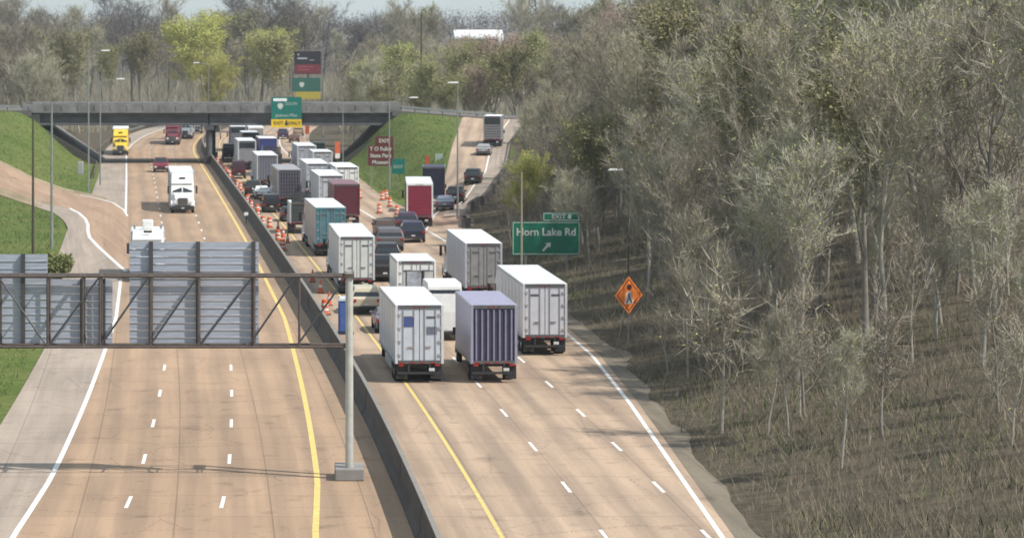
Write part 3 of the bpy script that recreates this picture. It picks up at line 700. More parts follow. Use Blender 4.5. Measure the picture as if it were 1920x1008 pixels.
# --- queue, left lane (going away)
semi(2.6, 215, 0, -.042, 'white trailer with two plain rear doors beside the gantry post', SW, RW, style='doors')
semi(.89, 253, 0, -.066, 'trailer with teal rear doors and pinkish white side', paint('pinkish_side', (.52, .43, .41), var=.35), paint('teal_door', (.075, .19, .23), var=.3), frame=paint('teal_door', (.075, .19, .23)), L=15.2)
box_truck(-1.75, 283, 0, -.06, 'silver step van with a dark rear directly ahead of the teal trailer', paint('silver_paint', (.42, .44, .43), .4), mat('dark_rear_panel', (.05, .055, .06), .4), paint('silver_paint', (.42, .44, .43), .4), L=4.5, Ht=2.95, Wd=2.15, style='plain')
semi(-3.3, 328, 0, -.062, 'grey trailer with a dark latticed rear in the queue', paint('mid_grey_side', (.24, .23, .25)), mat('dark_purple_grey', (.045, .04, .06), .6), roofm=mat('grey_roof', (.30, .29, .31), .6), style='grid', frame=paint('mid_grey_side', (.24, .23, .25)), L=15)
semi(-6.4, 370, 0, -.064, 'pale grey trailer with narrow vertical ribs on its rear behind the latticed trailer', SG, paint('rib_dark', (.14, .14, .17)), style='stripes', L=15)
semi(-10.2, 425, 0, -.065, 'white and dark backed trailer nearest the bridge pier in the queue', SW, paint('rib_grey', (.30, .31, .34)), style='bands', L=14)
semi(-7.45, 436, 0, -.064, 'dark blue trailer with a pale emblem waiting just in front of the bridge', paint('navy_side', (.05, .06, .17)), paint('blue_door', (.035, .045, .17)), style='plain', logo=mat('emblem_lilac', (.45, .42, .75), .5), frame=paint('blue_door', (.035, .045, .17)), roofm=mat('bright_roof', (.78, .78, .80), .5), L=14)
semi(-10.3, 492, 0, -.05, 'grey boxy trailer with pale frame seen under the bridge deck', SW, paint('grey_door', (.28, .28, .28)), style='plain', frame=paint('bright_white', (.78, .78, .76)), L=14)
semi(-13.4, 497, 0, -.05, 'slate blue trailer under the bridge deck beside the boxy grey one', paint('slate_side', (.10, .12, .15)), paint('slate_door', (.09, .11, .14)), style='bands', L=12)
car(Xp(430, 462), 462, 0, -.06, 'black van close to the bridge pier at the far end of the cone line', 'van', paint('black_green', (.015, .02, .018)))
# --- queue, second lane
car(Xp(732, 259), 259, 0, -.05, 'large charcoal suv with a pale grey roof edge, above the dark column of cars', 'suv', paint('charcoal_roof', (.10, .098, .105), .35), ws=1.2, hs=1.1)
car(Xp(727, 242), 242, 0, -.05, 'black suv, middle of the dark column of cars right of the white trailer', 'suv', paint('black_paint', (.015, .013, .014), .3), ws=1.05)
car(Xp(722, 226), 226, 0, -.05, 'black pickup right beside the white two door trailer', 'pickup', paint('black_paint', (.015, .013, .014), .3), ws=1.05)
box_truck(2.62, 295, 0, -.062, 'maroon box truck with a plain rear', paint('maroon_box', (.11, .022, .035)), paint('maroon_box', (.11, .022, .035)), paint('maroon_box', (.11, .022, .035)), L=9.5, Ht=4.1, Wd=2.5, style='plain', frame=paint('maroon_box', (.11, .022, .035)), roofm=mat('maroon_roof', (.2, .1, .12), .6))
semi(1.15, 313.5, 0, -.062, 'white trailer in the queue immediately ahead of the maroon box truck', SW, paint('pale_grey_door', (.48, .50, .54)), L=15, roofm=mat('bright_roof', (.78, .78, .80), .5))
semi(3.0, 335, 0, -.062, 'brightest white trailer top standing right of the queue above the maroon box truck', paint('bright_white', (.78, .78, .76)), paint('bright_white', (.78, .78, .76)), L=13, roofm=mat('bright_roof', (.78, .78, .80), .5))
semi(-.25, 344.5, 0, -.062, 'grey white trailer right of the latticed one in the queue', SG, paint('pale_grey_door', (.48, .50, .54)), L=15)
box_truck(.34, 385, 0, -.062, 'white box truck farther up the right side of the queue', SW, paint('grey_door2', (.40, .41, .44)), SW, L=9, Ht=4.0, Wd=2.5)
semi(-1.75, 404, 0, -.062, 'far grey trailer left of the white box truck', SG, paint('lilac_grey_door', (.36, .37, .43)), L=14)
car(Xp(546, 377), 377, 0, -.06, 'dark van between the ribbed trailer and the grey white one', 'van', paint('dark_greenish', (.04, .045, .042)), ws=1.1)
car(Xp(531, 560), 560, 0, -.03, 'dark purple pickup beyond the bridge', 'pickup', paint('dark_purple', (.05, .03, .07)))
car(Xp(552, 540), 540, 0, -.03, 'brown car beyond the bridge under the yellow panel of the sign', 'sedan', paint('brown_paint', (.12, .06, .04)))
car(Xp(560, 580), 580, 0, -.03, 'tan suv farthest along the open lane beyond the bridge', 'suv', paint('tan_paint', (.35, .25, .17)))
car(3.05, 199, 0, -.05, 'beige suv with dark rear window right behind the white two door trailer', 'suv', paint('beige_paint', (.50, .44, .33), .3))
car(4.35, 186, 0, -.05, 'greyish purple car half hidden behind the white trailer with blue emblem', 'sedan', paint('grey_purple', (.16, .14, .19), .3))
car(Xp(723, 275), 275, 0, -.04, 'dark brown car between the maroon box truck and the red trailer', 'sedan', paint('dark_brown', (.07, .04, .03)), hs=1.15)
car(Xp(775, 270), 270, 0, -.0, 'navy suv in the exit lane, nearer of two behind the red trailer', 'suv', paint('navy_paint', (.022, .026, .05), .3), ws=1.1, hs=1.05)
car(Xp(764, 284.5), 284.5, .1, .0, 'dark purple suv directly behind the red trailer', 'suv', paint('aubergine_paint', (.05, .03, .06), .35), ws=1.05)
semi(Xp(470, 462), 462, 0, -.06, 'dull white trailer just under the bridge edge ahead of the dark backed one', SG, paint('grey_door', (.28, .28, .28)), L=12)
semi(Xp(511, 405), 405, 0, -.064, 'low charcoal trailer between the navy blue one and the ribbed one', paint('charcoal_side', (.05, .05, .055)), paint('charcoal_door', (.045, .045, .05)), roofm=mat('charcoal_tarp', (.09, .088, .10), .7), Ht=3.0, L=9, style='plain', cab=paint('black_paint', (.015, .013, .014), .3))
car(Xp(492, 345), 345, 0, -.06, 'white car squeezed beside the ribbed trailer at the cone line', 'sedan', paint('bright_white', (.78, .78, .76)), ws=.95)
car(Xp(545, 302), 302, 0, -.06, 'black car ahead of the silver step van', 'sedan', paint('black_paint', (.015, .013, .014), .3))
car(Xp(598, 470), 470, 0, -.05, 'dark green van under the right part of the bridge', 'van', paint('dark_bottle', (.02, .035, .03)))
car(-5.05, 318, 0, -.06, 'black van close behind the left corner of the latticed trailer', 'van', paint('black_paint', (.015, .013, .014), .3), ws=.9, hs=.8)
car(Cb(350)+2.5, 350, 0, -.06, 'black pickup inside the cone line left of the latticed trailer', 'pickup', paint('black_brown', (.03, .025, .02)), ws=.95)
car(Cb(397)+2.5, 397, 0, -.06, 'dark maroon van inside the cone line nearer than the dark backed trailer', 'van', paint('deep_maroon', (.05, .015, .02)), ws=.9)
# --- foreground, right lanes
box_truck(6.25, 197, 0, -.045, 'white box truck with a framed grey hatch on its rear', paint('bright_white', (.78, .78, .76)), paint('bright_white', (.78, .78, .76)), paint('bright_white', (.78, .78, .76)), L=7, Ht=3.68, Wd=2.55, style='window', frame=paint('bright_white', (.78, .78, .76)))
car(7.45, 181.5, 0, -.045, 'white high roof van left of the tall grey trailer', 'van', paint('bright_white', (.78, .78, .76)), ws=1.12, hs=1.45)
box_truck(5.2, 159, 0, -.05, 'white box truck with a blue emblem on its rear at the bottom of the view', SW, paint('pale_blue_door', (.52, .56, .62)), SW, L=12, Ht=4.1, Wd=2.55, style='logo')
semi(11.2, 208, 0, -.04, 'tall grey semi trailer with dull rear doors in the right lane', paint('shaded_lilac_side', (.42, .44, .49)), paint('dull_grey_door', (.26, .25, .25), .5, var=.3), L=15.4, roofm=mat('bright_roof', (.78, .78, .80), .5))  # lilac grey of the trailer side has its shade put into the paint colour
semi(12.8, 173, 0, -.042, 'white semi trailer rearmost in the far right lane below the green sign', paint('pinkish_white_side', (.56, .54, .56)), paint('lavender_door', (.56, .56, .60)), L=14.6)
box_truck(9.1, 159, 0, -.045, 'lavender roofed box truck with dark ribbed rear between two white trailers', paint('lavender_side', (.30, .30, .40)), mat('dark_indigo', (.04, .035, .09), .6), M_chas, L=9, Ht=4.1, Wd=2.45, style='stripes', frame=paint('lavender_side', (.30, .30, .40)), roofm=mat('lavender_roof', (.30, .29, .40), .6))
# --- exit ramp
def onr(px, Y, z=None):
    x = Xp(px, Y); return x, Y, (H(x, Y)+.02 if z is None else z)
x, y, z = onr(787, 291); semi(x, y, z, .02, 'red trailer with white top frame at the foot of the exit ramp', paint('red_side', (.30, .03, .05)), paint('red_door', (.25, .025, .05)), Ht=4.25, style='plain', frame=paint('bright_white', (.78, .78, .76)), L=15)
x, y, z = onr(813, 318); box_truck(x, y, z, .05, 'navy box truck just right of the red trailer', paint('navy_box', (.018, .02, .04)), paint('navy_box', (.018, .02, .04)), M_chas, L=7, Ht=4.2, Wd=2.3, style='plain', frame=paint('navy_box', (.018, .02, .04)), roofm=mat('navy_roof', (.04, .045, .08), .6))
x, y, z = onr(834, 310); car(x, y, z, .05, 'grey blue car beside the navy box truck on the ramp', 'sedan', paint('grey_blue', (.16, .19, .25), .3))
x, y, z = onr(853, 329); car(x, y, z, .09, 'black suv by the lamp pole on the exit ramp', 'suv', paint('black_paint', (.015, .013, .014), .3))
x, y, z = onr(886, 345); car(x, y, z, .1, 'black car leading the suv up the exit ramp', 'suv', paint('charcoal_paint', (.02, .02, .022), .3))
x, y, z = onr(906, 383); car(x, y, z, .1, 'silver grey car high on the exit ramp behind the grey truck', 'sedan', paint('silver_grey', (.30, .30, .31), .3))
x, y, z = onr(923, 395); box_truck(x, y, z, .1, 'grey banded truck with a white roof at the top of the exit ramp', paint('grey_side3', (.25, .25, .26)), paint('grey_rear3', (.14, .13, .13)), M_chas, L=8, Ht=4.1, Wd=2.3, style='bands', roofm=mat('bright_roof', (.78, .78, .80), .5))

# ------------------------------------------------------------------ work zone drums, signs
M_or = mat('orange_plastic', (.66, .13, .045), .55, var=.35, scale=6); M_refw = mat('white_reflective', (.75, .72, .68), .4)
drum_me = MB().lathe([(.29, .0), (.29, .08), (.26, .1), (.25, .42), (.235, .44), (.225, .75), (.21, .78), (.2, .98), (.12, 1.02)], 12).mesh('drum_body', M_or)
band = []
for z, r in ((.28, .262), (.62, .243)):
    band.append(MB().lathe([(r, z), (r-.006, z+.14)], 12).mesh('reflective_band', M_refw))
base_me = MB().lathe([(.42, 0), (.42, .05), (.3, .06)], 12).mesh('base', M_tyre)
cone_me = MB().lathe([(.2, .03), (.035, .95)], 10).mesh('cone_body', M_or)
cb_me = MB().box(-.24, .24, -.24, .24, 0, .035).mesh('base', M_tyre); cn_me = MB().lathe([(.141, .42), (.108, .6)], 10).mesh('reflective_band', M_refw)
D0 = None
def copy_tree(o, parent=None):
    c = o.copy(); COL.objects.link(c)
    if parent: c.parent = parent
    for ch in o.children: copy_tree(ch, c)
    return c
def drum(X, Y, label, group, s=1.0):
    global D0
    if D0 is None:
        D0 = thing('traffic_drum', (X, Y, 0), label, 'traffic drum', 0, group)
        mk('drum_body', drum_me, D0)
        for b in band: mk('reflective_band', b, D0)
        mk('base', base_me, D0); o = D0
    else:
        o = copy_tree(D0)
    o.location = (X, Y, H(X, Y)+.015); o['label'] = label; o['group'] = group; o.scale = (s, s, s); o.rotation_euler[2] = random.uniform(0, 3)
C0 = None
def cone(X, Y, label, group):
    global C0
    if C0 is None:
        C0 = thing('traffic_cone', (X, Y, 0), label, 'traffic cone', 0, group); mk('cone_body', cone_me, C0); mk('base', cb_me, C0); mk('reflective_band', cn_me, C0); o = C0
    else: o = copy_tree(C0)
    o.location = (X, Y, H(X, Y)+.015); o['label'] = label; o['group'] = group
def gpx(px, py): p = P(px, py); return p.x, p.y
for i, (px, py) in enumerate([(609, 590), (530, 470), (521, 452), (505, 427)]):
    drum(*gpx(px, py), ['orange drum closest to the camera, right of the median barrier above its foot', 'orange drum on the pale pavement left of the teal trailer',
        'orange drum just beyond the one left of the teal trailer', 'orange drum beside the barrier below the latticed trailer'][i], 'drums along the closed lane', 1.0)
for Yd in np.arange(236, 232, 9): drum(Cb(Yd)+2.4, Yd, '', '')
for Yd in (206, 216, 226):
    cone(Cb(Yd)+1.9, Yd, 'orange cone in the closed lane beside the barrier, left of the white two door trailer', 'near cones of the closed lane')
for Yd in np.cumsum([296]+[random.choice([4, 7, 9, 11]) for _ in range(19)]):
    X = Cb(Yd)+1.0+random.uniform(0, .55)
    drum(X, Yd, 'orange and white drum in the long line between the barrier and the queue', 'far drums between barrier and queue', random.uniform(.82, 1.0))
for Yd in (270, 278, 288):
    cone(Cb(Yd)+2.2, Yd, 'orange cone in the closed lane beside the silver step van', 'cones beside the step van')
for i, (px, py, lb) in enumerate([(711, 400, 'orange drum in the gore, nearest the queue'), (717, 376, 'orange drum in the gore, the upper one by the grass tip'), (731, 388, 'orange drum in the middle of the gore cluster'),
        (744, 404, 'orange drum in the gore closest to the red trailer'), (724, 373, 'orange drum at the grass edge of the gore beside the upper one'), (674, 372, 'orange drum right of the maroon box truck'), (671, 360, 'orange drum farther right of the maroon box truck at the grass foot')]):
    drum(*gpx(px, py), lb, 'drums in the exit gore', 1.0)

# loose timber and road debris in the gore
M_post = mat('sign_post_steel', (.28, .27, .25), .5, .4)
def sign_panel(t, w, h, mtl, border=True, zc=0, yoff=0, r=.02):
    p = MB().box(-w/2, w/2, yoff-.03, yoff, zc-h/2, zc+h/2).build('panel', mtl, t)
    if border:
        b = MB(); q = .05; e = .06
        for x0, x1, z0, z1 in ((-w/2+e, w/2-e, zc-h/2+e, zc-h/2+e+q), (-w/2+e, w/2-e, zc+h/2-e-q, zc+h/2-e), (-w/2+e, -w/2+e+q, zc-h/2+e+q, zc+h/2-e-q), (w/2-e-q, w/2-e, zc-h/2+e+q, zc+h/2-e-q)):
            b.box(x0, x1, yoff-.04, yoff-.031, z0, z1)
        b.build('border', mat('sign_white', (.52, .56, .50), .5), t)
    return p
def text(t, body, size, x, z, y=-.045, m=None, bold=.0, sx=1):
    o = mk('lettering', text_mesh(body, size, m or mat('sign_white', (.52, .56, .50), .5), bold=bold), t, (x, y, z), (R(90), 0, 0), (sx, 1, 1)); return o
M_green = mat('sign_green', (.0, .135, .075), .45, var=.1); M_brown = mat('sign_brown', (.12, .018, .018), .5); M_ylw = mat('sign_yellow', (.75, .50, .01), .5); M_teal = mat('sign_teal', (.0, .15, .115), .45)
# green exit sign on the right
Y = 232.0; s_ = F/Y
def at(px, Y): return (px-600)*Y/F
def zat(py, Y): return HC-(py-HZ)*Y/F
t = thing('exit_sign', (at(1024, Y), Y, H(at(1024, Y), Y)), 'large green exit sign reading Horn Lake Rd before the dark trees', 'road sign')
zb = t.location.z; w = 128/s_; zt, zbm = zat(415, Y)-zb, zat(478, Y)-zb
sign_panel(t, w, zt-zbm, M_green, zc=(zt+zbm)/2)
tab = mk('exit_tab', None, t, (w/2-35/s_-.02, 0, zt+8.7/s_)); tab['label'] = 'small top panel with exit number'
sign_panel(tab, 70/s_, 17/s_, M_green); text(tab, 'EXIT 8', .46, 0, 0, sx=1.15, bold=.012)
text(t, 'Horn Lake Rd', .80, 0, zt-.82, sx=1.0, bold=.02)
A = MB().add([(-.32, -.045, -.26), (-.2, -.045, -.34), (.2, -.045, .06), (.3, -.045, -.1), (.36, -.045, .34), (-.1, -.045, .28), (.06, -.045, .2)], [(0, 1, 2, 6), (2, 3, 4), (2, 4, 6), (6, 4, 5)])
A.build('arrow', MATS['sign_white'], t, (0, 0, zbm+.62))
for x in (-w*.3, w*.3): MB().box(x-.09, x+.09, .0, .18, -1.2, zt-.1).build('post', M_post, t)
# orange diamond sign
Y = 178.0
t = thing('work_sign', (at(1179, Y), Y, H(at(1179, Y), Y)), 'orange diamond road work sign with a black and white figure at the wood edge', 'road sign', R(32))
zc = zat(553, Y)-t.location.z; a = 35.5*Y/F
MB().add([(-a*.92, 0, zc), (0, 0, zc-a), (a*.92, 0, zc), (0, 0, zc+a), (-a*.92, .02, zc), (0, .02, zc-a), (a*.92, .02, zc), (0, .02, zc+a)], [(0,1,2,3), (7,6,5,4), (0,4,5,1), (1,5,6,2), (2,6,7,3), (3,7,4,0)]).build('panel', mat('sign_orange', (1.0, .27, .05), .4, var=.06), t)
b = a*.86; c = a*.80; m = MB()
pts = [(-b*.92, zc), (0, zc-b), (b*.92, zc), (0, zc+b)]; pin = [(-c*.92, zc), (0, zc-c), (c*.92, zc), (0, zc+c)]
for i in range(4):
    j = (i+1) % 4; m.quad((pts[i][0], -.006, pts[i][1]), (pts[j][0], -.006, pts[j][1]), (pin[j][0], -.006, pin[j][1]), (pin[i][0], -.006, pin[i][1]))
m.build('border', M_plastic, t)
MB().add([(-.14, -.01, zc+.22), (.14, -.01, zc+.22), (.34, -.01, zc-.5), (-.34, -.01, zc-.5)], [(0,1,2,3)]).build('white_field', M_refw, t)
fg = MB().lathe([(.17, -.006), (.17, .006)], 14); fg.v = [(v[0]+.02, v[2]-.018, v[1]+zc+.48) for v in fg.v]; fg.build('figure_head', mat('symbol_dark', (.07, .02, .02), .6), t)
MB().add([(-.05, -.018, zc+.12), (.08, -.018, zc+.12), (.13, -.018, zc-.2), (.26, -.018, zc-.44), (.12, -.018, zc-.44), (.02, -.018, zc-.22), (-.1, -.018, zc-.44), (-.22, -.018, zc-.44), (-.1, -.018, zc-.2)], [(0,1,2,5,8), (2,3,4,5), (5,6,7,8)]).build('figure_body', mat('symbol_grey', (.16, .14, .14), .6), t)
for x in (-.5, .5): MB().tube((x*.2, .04, zc), (x*1.2, .3, -.1), .03).build('stand_leg', M_post, t)
MB().box(-.04, .04, .025, .07, -.1, zc+a*.6).build('stand_mast', M_post, t)
# brown sign
Y = 368.0
t = thing('brown_sign', (at(714, Y), Y, H(at(714, Y), Y)), 'brown three line sign with a small tab on top at the grass bank', 'road sign'); zb = t.location.z
w = 48*Y/F; zt, zbm = zat(273, Y)-zb, zat(311, Y)-zb
sign_panel(t, w, zt-zbm, M_brown, False, zc=(zt+zbm)/2)
tab = mk('exit_tab', None, t, (w*.13, 0, zt+8.7*Y/F)); sign_panel(tab, 34*Y/F, 17*Y/F, M_brown, False); text(tab, 'EXIT', .62, 0, 0, bold=.015)
for i, q in enumerate(('T O Fuller', 'State Park', 'Museum')): text(t, q, .66, 0, zt-.42-i*.8, bold=.015, sx=.95)
for x in (-w*.36, w*.36): MB().box(x-.08, x+.08, .0, .16, -.2, zt-.1).build('post', M_post, t)
# small signs on the bank
def small_sign(px, py0, py1, wpx, Y, mtl, label, name='road_sign', diamond=False):
    x = at(px, Y); zb = H(x, Y); t = thing(name, (x, Y, zb), label, 'road sign'); z0, z1 = zat(py1, Y)-zb, zat(py0, Y)-zb; w = wpx*Y/F
    if diamond:
        c = (z0+z1)/2; h = (z1-z0)/2; MB().add([(-w/2, 0, c), (0, 0, c-h), (w/2, 0, c), (0, 0, c+h), (-w/2, .02, c), (0, .02, c-h), (w/2, .02, c), (0, .02, c+h)], [(0,1,2,3), (7,6,5,4), (0,4,5,1), (1,5,6,2), (2,6,7,3), (3,7,4,0)]).build('panel', mtl, t)
    else: MB().box(-w/2, w/2, -.02, .0, z0, z1).build('panel', mtl, t, bevel=.005)
    MB().box(-.04, .04, .021, .08, -.1, z1-.05).build('post', M_post, t); return t
t = small_sign(747, 298, 326, 24, 366, M_teal, 'small green exit sign partly hidden behind a pole right of the brown sign')
text(t, 'EXIT', .55, 0, 2.6, -.04); 
small_sign(801, 292, 308, 8, 372, mat('sign_rust', (.45, .09, .03), .5), 'narrow orange marker sign on the grass above the navy box truck')
small_sign(823, 288, 306, 14, 382, mat('sign_pale', (.35, .42, .40), .5), 'pale square sign back on the grass bank above the ramp')
for px, py0, py1, Y, lb in ((576, 236, 258, 470, 'tall orange marker panel under the bridge beside the green sign'), (633, 266, 297, 392, 'tall orange and white marker panel below the right end of the bridge')):
    x = at(px, Y); t = thing('construction_sign', (x, Y, H(x, Y)), lb, 'road sign'); z0, z1 = zat(py1, Y)-t.location.z, zat(py0, Y)-t.location.z
    MB().box(-.32, .32, -.02, .02, z0+.3*(z1-z0), z1).build('panel', M_or, t); MB().box(-.3, .3, -.02, .02, z0, z0+.3*(z1-z0)-.01).build('panel', M_refw, t); MB().box(-.05, .05, .03, .1, -.1, z1).build('post', M_post, t)
# sign bolted to the bridge
Y = 446.3; s_ = F/Y
t = thing('bridge_sign', (at(537, Y), Y, 0), 'green overhead sign with a white shield and a yellow strip, fixed to the bridge face', 'road sign')
w = 57/s_; z0, z1, z2 = zat(239, Y), zat(223.5, Y), zat(182, Y)
MB().box(-w/2, w/2, -.04, 0, z1, z2).build('green_panel', M_teal, t)
MB().box(-w/2, w/2, -.05, 0, z0, z1-.02).build('yellow_panel', M_ylw, t)
MB().box(-w/2+.3, -w/2+2.3, -.07, -.041, z2-.62, z2-.2).build('white_strip', mat('clean_white', (.82, .84, .84), .4), t)  # plain white panel at the upper left of the sign
sh = [(-.3, .42), (.3, .42), (.42, .2), (.36, -.2), (0, -.5), (-.36, -.2), (-.42, .2)]
MB().add([(x-w*.2, -.06, z+z2-1.35) for x, z in sh], [tuple(range(7))]).build('shield', MATS['sign_white'], t)
text(t, 'SOUTH', .55, w*.16, z2-1.0); text(t, 'Jackson Miss', .62, 0, z1+.55)
text(t, 'EXIT', .7, -w*.26, (z0+z1)/2, -.06, M_plastic, .01); text(t, 'ONLY', .7, w*.26, (z0+z1)/2, -.06, M_plastic, .01)
MB().add([(0, -.06, z0+.18), (.36, -.06, z0+.62), (.13, -.06, z0+.62), (.13, -.06, z1-.2), (-.13, -.06, z1-.2), (-.13, -.06, z0+.62), (-.36, -.06, z0+.62)], [(0, 1, 6), (2, 3, 4, 5)]).build('arrow', M_plastic, t)
for x in (-w*.3, w*.3): MB().box(x-.06, x+.06, .001, .3, z0, z2).build('bracket', M_galv, t)
# far overhead sign
Y = 520.0
t = thing('overhead_sign', (at(574, Y), Y, 0), 'faded green overhead sign with yellow strip on a pole gantry beyond the bridge', 'road sign'); w = 54*Y/F
z0, z1, z2 = zat(186, Y), zat(172, Y), zat(146, Y)
MB().box(-w/2, w/2, -.04, 0, z1, z2).build('green_panel', mat('sign_green_faded', (.03, .12, .09), .6), t); MB().box(-w/2+.7, w/2, -.05, 0, z0, z1-.02).build('yellow_panel', mat('sign_yellow_faded', (.42, .34, .05), .6), t)
MB().add([(x-w*.15, -.06, z+(z1+z2)/2) for x, z in sh], [tuple(range(7))]).build('shield', MATS['sign_white'], t)
MB().tube((w/2+.4, .3, 0), (w/2+.4, .3, z2+.4), .22, .18, 10).build('post', M_post, t); MB().tube((w/2+.4, .3, z1+.6), (-w/2, .3, z1+.6), .12).build('arm', M_post, t)
# dark message board
Y = 566.0
t = thing('message_board', (at(577, Y), Y, 0), 'dark message board with red lower half standing above the bridge before the trees', 'message board'); w = 50*Y/F
z0, z2 = zat(139, Y), zat(96, Y)
MB().box(-w/2, w/2, -.1, .5, z0, z2).build('cabinet', mat('board_black', (.02, .018, .022), .6), t, bevel=.05)
MB().box(-w/2+.1, w/2-.1, -.13, -.101, z0+.1, z0+.42*(z2-z0)).build('red_panel', mat('board_red', (.17, .03, .04), .6), t)
for (x0, x1, z, hh_, mm_) in ((-1.9, -1.55, 3.45, .3, 'a'), (-1.9, -.1, 2.75, .32, 'a'), (.3, 1.2, 2.5, .14, 'a'), (-1.8, 1.0, 1.25, .2, 'b'), (-1.8, .2, .7, .22, 'b')):
    MB().box(x0, x1, -.16, -.132, z0+z, z0+z+hh_).build('lit_row', mat('board_text', (.38, .40, .43), .6) if mm_ == 'a' else mat('board_text_red', (.34, .08, .09), .6), t)
MB().tube((0, .8, 0), (0, .8, z2-.3), .25, .2, 10).build('post', M_post, t)

# ------------------------------------------------------------------ near sign gantry (seen from behind)
GY = 124.0; gs = F/GY
M_rust = mat('rusty_galvanised', (.12, .095, .085), .7, .3, var=.35, scale=3); M_steel = mat('dull_steel', (.085, .085, .09), .6, .4); M_alu = mat('sign_back_aluminium', (.40, .43, .50), .5, .05, var=.25, scale=1.5, vscale=(.6, 1, 8))
g = thing('sign_gantry', (at(655, GY), GY, 0), 'steel truss gantry holding sign backs across the left carriageway, post at its right end', 'sign gantry')
gx0 = g.location.x
zt = zat(518, GY); zb = zat(650, GY)
xl = at(-130, GY)-gx0
for yy in (0, 1.0):
    for z in (zt, zb): MB().tube((xl, yy, z), (-.12, yy, z), .058, n=8).build('chord', M_rust, g)
xs = [at(p, GY)-gx0 for p in (-95, -3, 89, 155, 187, 282, 372, 476, 561)]
vm = MB().tube((0, 0, zb), (0, 0, zt), .05, n=6).mesh('upright', M_rust)
for x in xs:
    for yy in (0, 1.0): mk('upright', vm, g, (x, yy, 0))
    MB().tube((x, 0, zt), (x, 1.0, zt), .035, n=6).build('cross_strut', M_steel, g)
    MB().tube((x, 0, zb), (x, 1.0, zb), .035, n=6).build('cross_strut', M_steel, g)
for a, b in ((-3, 89),):
    MB().tube((at(a, GY)-gx0, 0, zt), (at(b, GY)-gx0, 0, zb), .04, n=6).build('diagonal', M_steel, g)
for a, b in ((89, 187), (187, 279), (279, 371), (371, 474), (465, 555), (555, 650)):
    MB().tube((at(a, GY)-gx0, 0, zb), (at(b, GY)-gx0, 0, zt), .045, n=6).build('diagonal', M_steel, g)
for yy in (0, 1.0): MB().tube((0, yy, 0), (0, yy, zat(512, GY)), .17 if yy == 0 else .14, .15, 14).build('post', mat('pale_post', (.48, .48, .44), .5, .1), g); MB().tube((xl-.2, yy, 0), (xl-.2, yy, zt+.15), .17, n=14).build('post', MATS['pale_post'], g)
MB().box(-.2, .2, -.2, 1.2, zt-.05, zt+.13).build('post_cap', M_rust, g)
MB().box(-.6, .6, -.5, 1.5, 0, .5).build('footing', M_conc, g, bevel=.05)
def sign_back(x0, x1, y0, y1, stiff, label, yoff=1.25):
    X0, X1 = at(x0, GY), at(x1, GY); Z1, Z0 = zat(y0, GY), zat(y1, GY)
    t = thing('overhead_sign', ((X0+X1)/2, GY+yoff, (Z0+Z1)/2), label, 'road sign'); h = Z1-Z0; w = X1-X0
    n = max(2, round(h/.305)); ph = h/n
    pm = MB().box(-w/2, w/2, 0, .03, .006, ph-.012).box(-w/2, w/2, -.028, 0, .006, .03).mesh('plank', M_alu)
    for i in range(n): mk('plank', pm, t, (0, random.uniform(-.003, .003), -h/2+i*ph))
    for s in stiff:
        x = at(s, GY)-t.location.x; MB().box(x-.085, x+.085, -.17, -.03, -h/2-.05, h/2+.02).build('stiffener', M_steel, t)
        MB().box(x-.04, x+.04, GY+.03-t.location.y, -.171, zt-t.location.z-.06, zt-t.location.z+.06).build('bracket', M_rust, t)
    return t
sign_back(239, 484, 457, 652, (280, 369, 474), 'big grey back of an overhead sign with three dark stiffeners, right half of the gantry')
sign_back(-120, 84, 480, 652, (38, -50), 'grey back of the tall left overhead sign at the photo edge')
sign_back(88, 207, 527, 652, (150, 190), 'lower grey sign back between the two tall ones on the gantry')

# ------------------------------------------------------------------ poles
M_poleG = mat('pole_grey', (.28, .30, .28), .5, .3); M_poleD = mat('pole_dark', (.07, .06, .045), .8)
def pole(px, py, top, label, head=None, m=None, r=.11, cat='lamp post', name='street_lamp', Y=None):
    if Y is None: p = P(px, py)
    else: x = at(px, Y); p = Vector((x, Y, H(x, Y)))
    zt_ = zat(top, p.y)-p.z; t = thing(name, tuple(p), label, cat); m = m or M_poleG
    MB().tube((0, 0, -.2), (0, 0, zt_), r, r*.55, 10).build('shaft', m, t)
    if head:
        hx, hy = (head[0]-px)*p.y/F, zat(head[1], p.y)-p.z
        s = 1 if hx > 0 else -1
        MB().tube((0, 0, zt_-.15), (hx-s*.5, 0, hy), .05, .04, 8).build('arm', m, t)
        MB().prism([(-.16, 0), (-.12, .13), (.12, .13), (.16, 0)], lambda y, z: .55 if z < .05 else .42).build('lamp_head', mat('lamp_white', (.72, .72, .7), .4), t, (hx, 0, hy-.05))
    return t
pole(62, 476, 222, 'dark wooden pole standing left on the grass, farthest left of all', None, M_poleD, .13, 'pole', 'utility_pole')
pole(97, 466, 196, 'grey pole right of the dark wooden pole on the left verge', None, M_poleG, .14, 'pole', 'steel_pole')
pole(166, 362, 100, 'lamp post with the highest lamp head over the left verge', (198, 95))
pole(188, 347, 152, 'lamp post on the left beside the bridge slope with a lower lamp head', (226, 148))
pole(643, 330, 190, 'thin pole in front of the right bridge slope', None, M_poleG, .08, 'pole', 'steel_pole', Y=400)
pole(730, 362, 190, 'lamp post in front of the brown sign', (776, 183))
pole(858, 410, 160, 'lamp post beside the exit ramp near the black suv', (850, 155))
pole(978, 575, 322, 'thin pole in front of the large green sign', None, mat('pole_tan', (.34, .30, .24), .6), .09, 'pole', 'steel_pole', Y=205)
pole(1178, 575, 322, 'lamp post lost among the bare trees above the orange sign', (1155, 318), M_poleD, .06, Y=215)
t = pole(790, 0, 28, 'very tall dark pole rising behind the right end of the bridge', None, M_poleD, .22, 'pole', 'utility_pole', Y=505)
t = pole(391, 0, 120, 'slim lamp post above the bridge pier', (368, 118), M_poleG, .08, Y=500)
